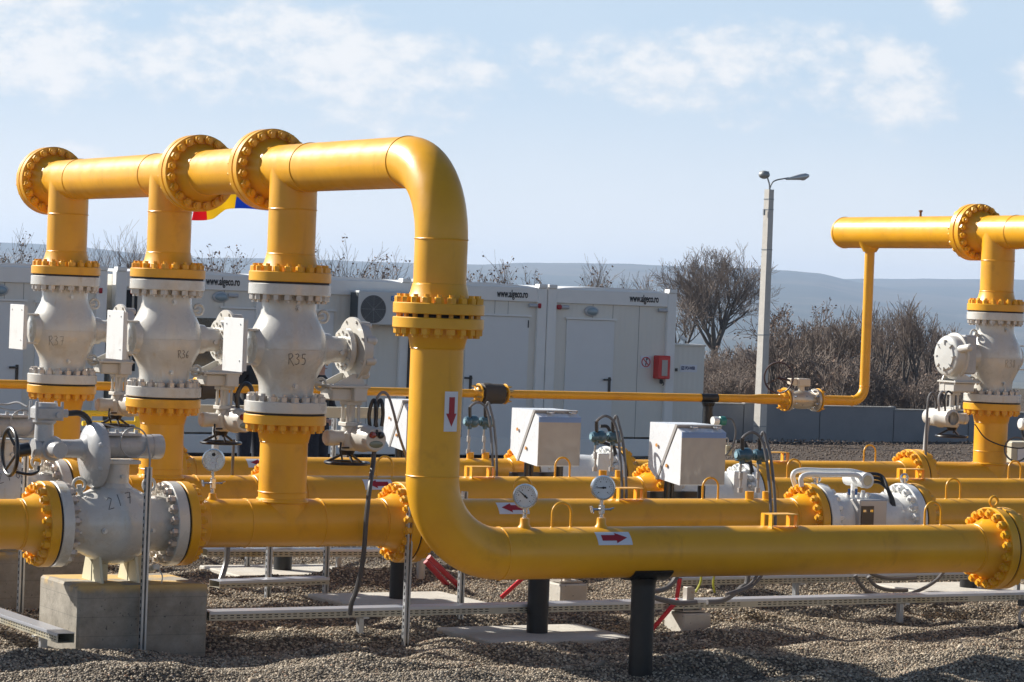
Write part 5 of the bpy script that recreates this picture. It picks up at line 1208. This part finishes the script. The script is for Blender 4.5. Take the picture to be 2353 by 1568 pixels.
# ================================================================== FENCE, LAMP POST, FLAG
YF = 48.6; pan_z = [.60, .66, .66, .63, .60, .585, .57, .56, .55]
xj = [at(x, 980, 1, YF).x for x in (1530, 1705, 1880, 2050, 2222, 2395, 2570)]
s = root('concrete_fence', (xj[3], YF, 0), 'low grey concrete panel fence before the bare thicket', 'fence')
tops = [928, 927, 934, 942, 947, 952]
for i in range(len(xj)-1):
    z1_ = at((1617, 1792, 1965, 2136, 2308, 2480)[i], tops[i]+(2 if i else 0), 1, YF).z
    b = MB(); b.box(((xj[i]+xj[i+1])/2, YF, z1_/2-.1), (xj[i+1]-xj[i]-.02, .10, z1_+.2), bev=.008); b.build('panel', FNC, s)
    b = MB(); b.box(((xj[i]+xj[i+1])/2, YF, z1_+.012), (xj[i+1]-xj[i]-.02, .13, .025), bev=.004); b.build('coping', SLB, s)
for x_ in xj:
    b = MB(); b.box((x_, YF+.03, .25), (.12, .1, .9), bev=.006); b.build('fence_post', FNC, s)
YL = 48.05; pb = at(1745, 1012, 1, YL); pt_ = at(1770, 436, 1, YL); s = root('lamp_post', (pb.x, YL, 0), 'tall square concrete lamp post with two lamp heads', 'lamp post')
b = MB(); w0, w1_ = .094, .068; cxx = pb.x
ax_ = V3((.985, .17, 0)); ay_ = V3((-.17, .985, 0)); vs = [V3((cxx, YL, z))+ax_*(w*sx)+ay_*(w*sy) for z, w in ((-.1, w0), (pt_.z, w1_)) for sx, sy in ((-1, -1), (1, -1), (1, 1), (-1, 1))]
b.add(vs, [(0, 1, 5, 4), (1, 2, 6, 5), (2, 3, 7, 6), (3, 0, 4, 7), (4, 5, 6, 7), (3, 2, 1, 0)]); b.build('pole', POL, s, 30)
b = MB()
for yy in (458, 482, 574, 770, 980): z = at(1765, yy, 1, YL).z; w = w0+(w1_-w0)*z/pt_.z+.006; b.box((cxx, YL, z), (w*2, w*2, .02), ax=(ax_, ay_, Z_))
b.box(V3((cxx, YL, at(1765, 482, 1, YL).z-.06))-ax_*.12, (.04, .03, .12)); b.build('clamp', LMP, s)
tp = V3((cxx, YL, pt_.z)); LP_ = lambda x, y: at(x, y, 1, YL)
b = MB(); b.tube(smooth_path([tp-Z_*.05, LP_(1772, 425), LP_(1782, 415), LP_(1812, 409)]), .015, 8); b.tube(smooth_path([tp-Z_*.05, LP_(1768, 425), LP_(1764, 410)]), .015, 8); b.build('arm', LMP, s)
e1, e2 = LP_(1806, 412), LP_(1859, 404); dd = (e2-e1).normalized(); b = MB(); L_ = (e2-e1).length; b.lathe(e1, dd, [(0, .018), (L_*.25, .035), (L_*.6, .062), (L_*.85, .062), (L_*.98, .03), (L_, 0)], 16, caps=False); b.ball(e1+dd*L_*.72-Z_*.03, (.09, .05, .05), 14, 8); b.build('lamp_head', mat('lamp_alu', (.55, .56, .55), .3, .4), s)
e1 = LP_(1756, 402); b = MB(); b.ball(e1, (.115, .12, .085), 18, 10); b.box(e1+Z_*.06, (.14, .14, .02)); b.build('lamp_head', LMP, s)
# flag on a pole hidden behind the nearest upright pipe
YG = 36.; fp = at(643, 900, 1, YG).x; s = root('flag', (fp, YG, 0), 'red, yellow and blue flag showing between the header flanges', 'flag')
b = MB(); b.cyl((fp, YG, 0), (fp, YG, at(660, 425, 1, YG).z), .02, n=10); b.build('flagpole', ZNC, s)
def fpt(u, v):      # u 0 (pole) .. 1 (fly), v 0 top .. 1 bottom
    x_ = 664-(664-440)*u; bot = np.interp(u, [0, .4, .62, .8, .9, 1], [480, 482, 484, 500, 503, 505])+4*math.sin(u*9); top = bot-62+20*u
    p = at(x_, top+(bot-top)*v, 1, YG); p.y += .10*math.sin(u*11+v*1.5); return p
for c_, (u0, u1) in ((FLB, (0, .53)), (FLY, (.53, .87)), (FLR, (.87, 1.0))):
    b = MB(); nu, nv = 14, 6; vs = [fpt(u0+(u1-u0)*i/nu, j/nv) for i in range(nu+1) for j in range(nv+1)]; vs2 = [p+Y_*.004 for p in vs]; k_ = nv+1; M_ = len(vs)
    fs = [(i*k_+j, i*k_+j+1, (i+1)*k_+j+1, (i+1)*k_+j) for i in range(nu) for j in range(nv)]; fs2 = [tuple(q+M_ for q in f_)[::-1] for f_ in fs]
    b.add(vs+vs2, fs+fs2); b.build('flag_band', c_, s, None)

# ================================================================== TREES, THICKET
def branch(T_, C_, p, d, L, r, lv, rnd, up=.25, leaf=0., nmax=4, rmin=.006):
    n = 4 if lv > 1 else 2; pts_ = [p]; rad = [r]; q = p.copy(); dd = d.copy()
    for i in range(n):
        dd = (dd+V3((rnd.uniform(-1, 1), rnd.uniform(-1, 1), rnd.uniform(-.6, .9)+up))*.16).normalized(); q = q+dd*(L/n); pts_.append(q.copy()); rad.append(max(rmin, r*(1-.6*(i+1)/n)))
    (T_ if lv >= nmax-1 else C_).tube(pts_, rad, 5 if lv >= nmax-1 else 3, caps=False)
    if leaf and lv <= 1 and rnd.random() < leaf:
        for _ in range(3):
            c = pts_[-1]+V3((rnd.uniform(-1, 1), rnd.uniform(-1, 1), rnd.uniform(-1, 1)))*.08; a = V3((rnd.uniform(-1, 1), rnd.uniform(-1, 1), rnd.uniform(-1, 1))).normalized()*.038; e = V3((rnd.uniform(-1, 1), rnd.uniform(-1, 1), rnd.uniform(-1, 1))).normalized()*.035
            C_.add([c-a, c-e, c+a, c+e], [(0, 1, 2, 3)], 1)
    if lv == 0: return
    k = rnd.randint(4, 6) if lv >= 2 else rnd.randint(4, 5)
    for i in range(k):
        t = .3+.7*(i+rnd.random()*.6)/k; j = min(n-1, int(t*n)); f = t*n-j; o = pts_[j].lerp(pts_[j+1], max(0, min(1, f)))
        u, v = frame(dd); a = rnd.uniform(0, 6.28); sp_ = rnd.uniform(.45, .95)
        nd = (dd*math.cos(sp_)+(u*math.cos(a)+v*math.sin(a))*math.sin(sp_)+Z_*up*.5).normalized()
        branch(T_, C_, o, nd, L*rnd.uniform(.5, .72), max(rmin, rad[j]*.55), lv-1, rnd, up, leaf, nmax, rmin)
BARK = mat('bark', (.10, .085, .075), .9, var=.2, vscale=8); TWG = mat('twigs', (.21, .165, .135), .9, var=.35, vscale=.35); LEF = mat('dry_leaf', (.20, .13, .09), .8); TWD = mat('dark_twigs', (.19, .145, .115), .9, var=.25, vscale=1.5)
def tree(x, y, ytop, D, label, seed, limbs=5, leaf=0., lv=4, grp=None, spread=.5, rmin=.006, trunk=.12, up=.25):
    """bare tree; (x, y) its foot in the view, D its distance"""
    rnd = random.Random(seed); Yp = None
    d = FWD+RGT*((x-1176.5)/FOC)+UPV*((784-y)/FOC); p = CAM+d*D; base = V3((p.x, p.y, 0)); tp_ = CAM+(FWD+RGT*((x-1176.5)/FOC)+UPV*((784-ytop)/FOC))*D; H = tp_.z
    s = root('bare_tree', base, label, 'tree', grp); T_, C_ = MB(), MB(); th = H*trunk
    r0 = H*.028; T_.tube([base-Z_*.2, base+Z_*th*.5, base+Z_*th], [r0*1.25, r0*1.05, r0], 8, caps=False)
    for i in range(limbs):
        a = 2*math.pi*i/limbs+rnd.uniform(-.4, .4); sp_ = spread*rnd.uniform(.35, 1.25)
        nd = V3((math.cos(a)*math.sin(sp_), math.sin(a)*math.sin(sp_), math.cos(sp_))); branch(T_, C_, base+Z_*(th*rnd.uniform(.7, 1)), nd, H*rnd.uniform(.40, .52), r0*.62, lv, rnd, up, leaf, lv, rmin)
    T_.build('trunk', BARK, s, None); C_.build('crown', [TWG if leaf < .2 else TWD, LEF], s, None); return s
tree(1640, 850, 568, 112, 'big bare spreading tree left of the lamp post', 11, 8, 0, 4, spread=.60, rmin=.0065, up=.34, trunk=.2)
tg = 'bare trees beyond the fence'
for i, (x, yt, D, lf, lb) in enumerate(((1800, 690, 88, .5, 'dark bare tree with clinging leaves just right of the lamp post'), (1880, 735, 86, .35, 'second bare tree right of the lamp post'), (1965, 745, 90, .3, 'bare tree left of the thin yellow riser pipe'), (2052, 720, 90, .25, 'bare tree right of the thin yellow riser pipe'), (2120, 765, 92, .1, 'pale bare tree left of the far right valve'), (1560, 640, 100, 0, 'small bare tree at the corner of the rightmost container'))):
    tree(x, 930, yt, D, lb, 30+i, 4, lf, 3, tg, .6, .008, .2)
tb = 'treetops behind the containers'
for i, (x, yt, lf, w_, lb) in enumerate(((5, 560, .6, 5, 'dark treetop above the leftmost container'), (235, 570, 0, 4, 'thin bare treetop left of the middle upright pipe'), (312, 548, 0, 4, 'taller bare treetop beside the middle upright pipe'), (487, 585, .6, 4, 'leafy brown treetop between the middle and near upright pipes'), (785, 585, .3, 3, 'slim pointed treetop left of the fan unit'), (842, 600, .8, 4, 'round leafy treetop above the fan unit'), (1100, 615, .7, 4, 'leafy treetop right of the big upright pipe'), (1168, 625, .7, 3, 'small leafy treetop above the lettering of the second container'), (1362, 643, .3, 3, 'low twiggy treetop above the right containers'), (1490, 650, .1, 3, 'pale low treetop behind the corner of the rightmost container'))):
    tree(x, 850, yt+9, 82, lb, 60+i, max(3, w_-1), lf*.4, 3, tb, .36, .004, .3, .55)
for i in range(12):
    x = 1770+i*36+(i*37 % 23); tree(x, 930, 775-(i*53 % 48), 74+(i*7 % 9), 'thin upright sapling in the thicket right of the lamp post', 300+i, 3, 0, 3, 'thin saplings in the thicket', .22, .006, .35, .7)
# thicket: 8 shrubs repeated many times in one mass
def shrub(seed):
    rnd = random.Random(seed); C_ = MB()
    for i in range(9):
        a = rnd.uniform(0, 6.28); sp_ = rnd.uniform(.03, .42); branch(C_, C_, V3((rnd.uniform(-.3, .3), rnd.uniform(-.3, .3), 0)), V3((math.cos(a)*math.sin(sp_), math.sin(a)*math.sin(sp_), math.cos(sp_))), rnd.uniform(.55, .8), .014, 2, rnd, .45, .05, 9, .0065)
    tri = [f_ for f_ in C_.f]; return np.array(C_.v), np.array([f_ if len(f_) == 4 else f_+(f_[-1],) for f_ in tri]), np.array(C_.m)
SH = [shrub(200+i) for i in range(6)]; VV, FF, MM, o_ = [], [], [], 0; rnd = random.Random(9)
for i in range(210):
    x = rnd.uniform(1535, 2215); D = rnd.uniform(72, 104); env = np.interp(x, [1535, 1600, 1700, 1800, 1900, 2000, 2060, 2150, 2215], [1.2, 1.05, 1.15, 1.75, 1.6, 1.45, 1.65, 1.35, .9])*rnd.uniform(.35, 1.22)
    d = FWD+RGT*((x-1176.5)/FOC)+UPV*((784-715)/FOC); p = CAM+d*D; v, f_, m_ = SH[i % 6]; a = rnd.uniform(0, 6.28); sc_ = env/1.35
    R2 = np.array([[math.cos(a), -math.sin(a), 0], [math.sin(a), math.cos(a), 0], [0, 0, 1]]); VV.append((v@R2.T)*np.array([sc_*1.15, sc_*1.15, sc_])+np.array([p.x, p.y, 0])); FF.append(f_+o_); MM.append(m_); o_ += len(v)
VV, FF, MM = np.vstack(VV), np.vstack(FF), np.concatenate(MM); me = bpy.data.meshes.new('thicket'); me.vertices.add(len(VV)); me.vertices.foreach_set('co', VV.ravel()); me.loops.add(FF.size); me.loops.foreach_set('vertex_index', FF.ravel().astype(np.int32)); me.polygons.add(len(FF)); me.polygons.foreach_set('loop_start', np.arange(0, FF.size, 4, dtype=np.int32)); me.materials.append(TWG); me.materials.append(LEF); me.polygons.foreach_set('material_index', MM.astype(np.int32)); me.update()
ob = bpy.data.objects.new('thicket', me); link(ob, (0, 0, 0)); tag(ob, 'dense brown leafless thicket behind the concrete fence', 'thicket'); ob['kind'] = 'stuff'

# ================================================================== HILLS, HAZE
def f_hill(t, p):
    g = t.new('ShaderNodeNewGeometry').outputs['Position']
    mp = t.new('ShaderNodeMapping'); mp.inputs['Scale'].default_value = (1, 1, 5); t.put(mp, 0, g)
    c = t.ramp(t.noise(mp.outputs[0], .0035, 6, .6), [(.35, (.015, .025, .018)), (.5, (.035, .042, .028)), (.61, (.085, .075, .05)), (.68, (.03, .035, .025))]); t.put(p, 'Base Color', c)
HIL = shader('hill_woods', f_hill)
def hill(name, prof, D0, D1, seed):
    b = MB(); xs_ = np.linspace(prof[0][0], prof[-1][0], 150); rows = 14; vs = []; rn = np.random.RandomState(seed)
    jag = np.convolve(rn.rand(170), np.ones(3)/3, 'same')[:150]
    for j in range(rows+1):
        f = j/rows; D = D0+(D1-D0)*f
        for i, x in enumerate(xs_):
            yt = np.interp(x, [q[0] for q in prof], [q[1] for q in prof]) - jag[i]*3
            d = FWD+RGT*((x-1176.5)/FOC)+UPV*((784-yt)/FOC); top = CAM+d*D1; h = top.z; p = CAM+(FWD+RGT*((x-1176.5)/FOC))*D
            ff = f**1.3; z = -37+(h+37)*ff+6*math.sin(i*.23+j*1.1+seed)*f*(1-f); vs.append((p.x, p.y, z if j else -46))
    n = len(xs_); k = rows+1
    for i, x in enumerate(xs_): p = CAM+(FWD+RGT*((x-1176.5)/FOC))*(D1+400); vs.append((p.x, p.y, -46))
    b.add(vs, [(j*n+i, j*n+i+1, (j+1)*n+i+1, (j+1)*n+i) for j in range(k) for i in range(n-1)]); return b.build(name, HIL, None, 60, kind='structure')
hill('hills', [(-900, 545), (-300, 552), (0, 559), (120, 565), (215, 573), (330, 585), (440, 594), (560, 594), (755, 600), (850, 603), (940, 606), (1090, 610), (1200, 606), (1300, 606), (1450, 608), (1560, 614), (1740, 619), (1810, 624), (1880, 630), (1925, 642), (2020, 660), (2300, 700), (2700, 760)], 1500, 3600, 1)
hill('far_hills', [(500, 690), (1000, 660), (1700, 645), (1850, 643), (1940, 643), (2100, 642), (2353, 644), (2600, 650), (3300, 665)], 1700, 4300, 5)
hz = MB(); c = CAM+_fw*2250; hz.box((c.x, c.y, 14.5), (5300, 5200, 125), ax=(_fw, -_rt, Z_)); ho = hz.build('haze', DRK, None, None, kind='stuff'); ho['label'] = 'pale blue haze over the far hills'; ho['category'] = 'haze'
vm = bpy.data.materials.new('haze'); vm.use_nodes = True; t = NT(vm.node_tree); t.n.clear(); pv = t.new('ShaderNodeVolumePrincipled'); pv.inputs['Color'].default_value = (.58, .74, 1, 1); pv.inputs['Density'].default_value = 2.2e-4; pv.inputs['Anisotropy'].default_value = .2
mo = t.new('ShaderNodeOutputMaterial'); t.l.new(pv.outputs[0], mo.inputs['Volume']); ho.data.materials.clear(); ho.data.materials.append(vm)

# ================================================================== PEOPLE (mostly hidden behind the valves)
def person(x, yh, Yp, label, turn, jac, hair=HAR):
    hd = at(x, yh, 1, Yp); H = 1.80; k = (hd.z+.11)/H; px, py = hd.x, Yp; s = root('person', (px, py, 0), label, 'person')
    f = V3((math.sin(turn), -math.cos(turn), 0)); r = V3((math.cos(turn), math.sin(turn), 0)); P = lambda a, b_, c: V3((px, py, 0))+r*(a*k)+f*(b_*k)+Z_*(c*k)
    nodes = [((0, 0, .98), .15), ((0, .01, 1.14), .145), ((0, .015, 1.32), .17), ((0, .0, 1.47), .10), ((0, .01, 1.56), .06), ((0, .02, 1.68), .098),
             ((.10, 0, .90), .11), ((.11, .02, .50), .075), ((.12, -.02, .10), .05), ((.12, .12, .04), .045), ((-.10, 0, .90), .11), ((-.11, .03, .50), .075), ((-.12, .0, .10), .05), ((-.12, .14, .04), .045),
             ((.19, 0, 1.42), .075), ((.25, .03, 1.15), .052), ((.20, .22, 1.02), .042), ((.17, .28, 1.0), .035), ((-.19, 0, 1.42), .075), ((-.26, .02, 1.15), .052), ((-.22, .20, 1.0), .042), ((-.19, .27, .99), .035)]
    ed = [(0, 1), (1, 2), (2, 3), (3, 4), (4, 5), (0, 6), (6, 7), (7, 8), (8, 9), (0, 10), (10, 11), (11, 12), (12, 13), (3, 14), (14, 15), (15, 16), (16, 17), (3, 18), (18, 19), (19, 20), (20, 21)]
    for side in (1, -1):
        b0 = 17 if side > 0 else 21; hx = .17*side if side > 0 else -.19
        for q in range(4):
            i0 = len(nodes); nodes += [((hx+.022*(q-1.5), .335, .985+.004*q), .0095), ((hx+.022*(q-1.5), .37-.006*abs(q-1.5), .96), .009), ((hx+.022*(q-1.5), .375-.01*abs(q-1.5), .93), .008)]; ed += [(b0, i0), (i0, i0+1), (i0+1, i0+2)]
        i0 = len(nodes); nodes += [((hx-side*.045, .31, .98), .011), ((hx-side*.05, .345, .955), .009)]; ed += [(b0, i0), (i0, i0+1)]
    me = bpy.data.meshes.new('body'); me.from_pydata([P(*n_[0]) for n_ in nodes], ed, []); ob = bpy.data.objects.new('body', me); COL.objects.link(ob)
    md = ob.modifiers.new('skin', 'SKIN'); me.skin_vertices[0].data[0].use_root = True
    for i, (_, rr0) in enumerate(nodes): me.skin_vertices[0].data[i].radius = (rr0*k, rr0*k*(.8 if i < 4 else 1))
    sb = ob.modifiers.new('sub', 'SUBSURF'); sb.levels = sb.render_levels = 2
    dg = bpy.context.evaluated_depsgraph_get(); m2 = bpy.data.meshes.new_from_object(ob.evaluated_get(dg)); bpy.data.objects.remove(ob)
    o = V3((px, py, .9*k)); co = np.empty(len(m2.vertices)*3); m2.vertices.foreach_get('co', co); co = co.reshape(-1, 3)-np.array(o); m2.vertices.foreach_set('co', co.ravel())
    for mm in (SKN, jac, CLD): m2.materials.append(mm)
    m2.polygons.foreach_set('use_smooth', [True]*len(m2.polygons)); zz = co[:, 2]+o.z
    fr = np.array(f)
    for pl in m2.polygons:
        c_ = pl.center; z = (c_[2]+o.z)/k; fw_ = (V3(c_)+o-V3((px, py, 0))).dot(f)/k
        pl.material_index = 0 if (z > 1.535 or (fw_ > .285 and .9 < z < 1.1)) else (2 if z < .95 else 1)
    m2.update(); bo = bpy.data.objects.new('body', m2); link(bo, o, s)
    hc = P(0, .02, 1.69); b = MB(); b.ball(hc+Z_*.035*k-f*.015, (.100*k, .108*k, .10*k), 20, 12); b.build('hair', hair, s)
    b = MB(); b.ball(P(0, .125, 1.67), (.014, .02, .022), 8, 6); b.build('nose', SKN, s)
    for a_ in (-.035, .035): b = MB(); b.ball(P(a_, .112, 1.70), .011, 8, 6); b.build('eye', INK, s)
    b = MB(); b.box(P(0, .112, 1.62), (.045, .008, .008), ax=(r, f, Z_)); b.build('mouth', mat('lips', (.28, .08, .06), .5), s)
    for a_ in (-.1, .1): b = MB(); b.ball(P(a_, .01, 1.68), (.014, .02, .03), 8, 6); b.build('ear', SKN, s)
    return s
person(582, 800, 33, 'person in dark clothes standing hidden behind the nearest cover plate', .3, CLB)
person(733, 832, 33, 'person in dark clothes, face half hidden behind the nearest white valve', .5, CLB)
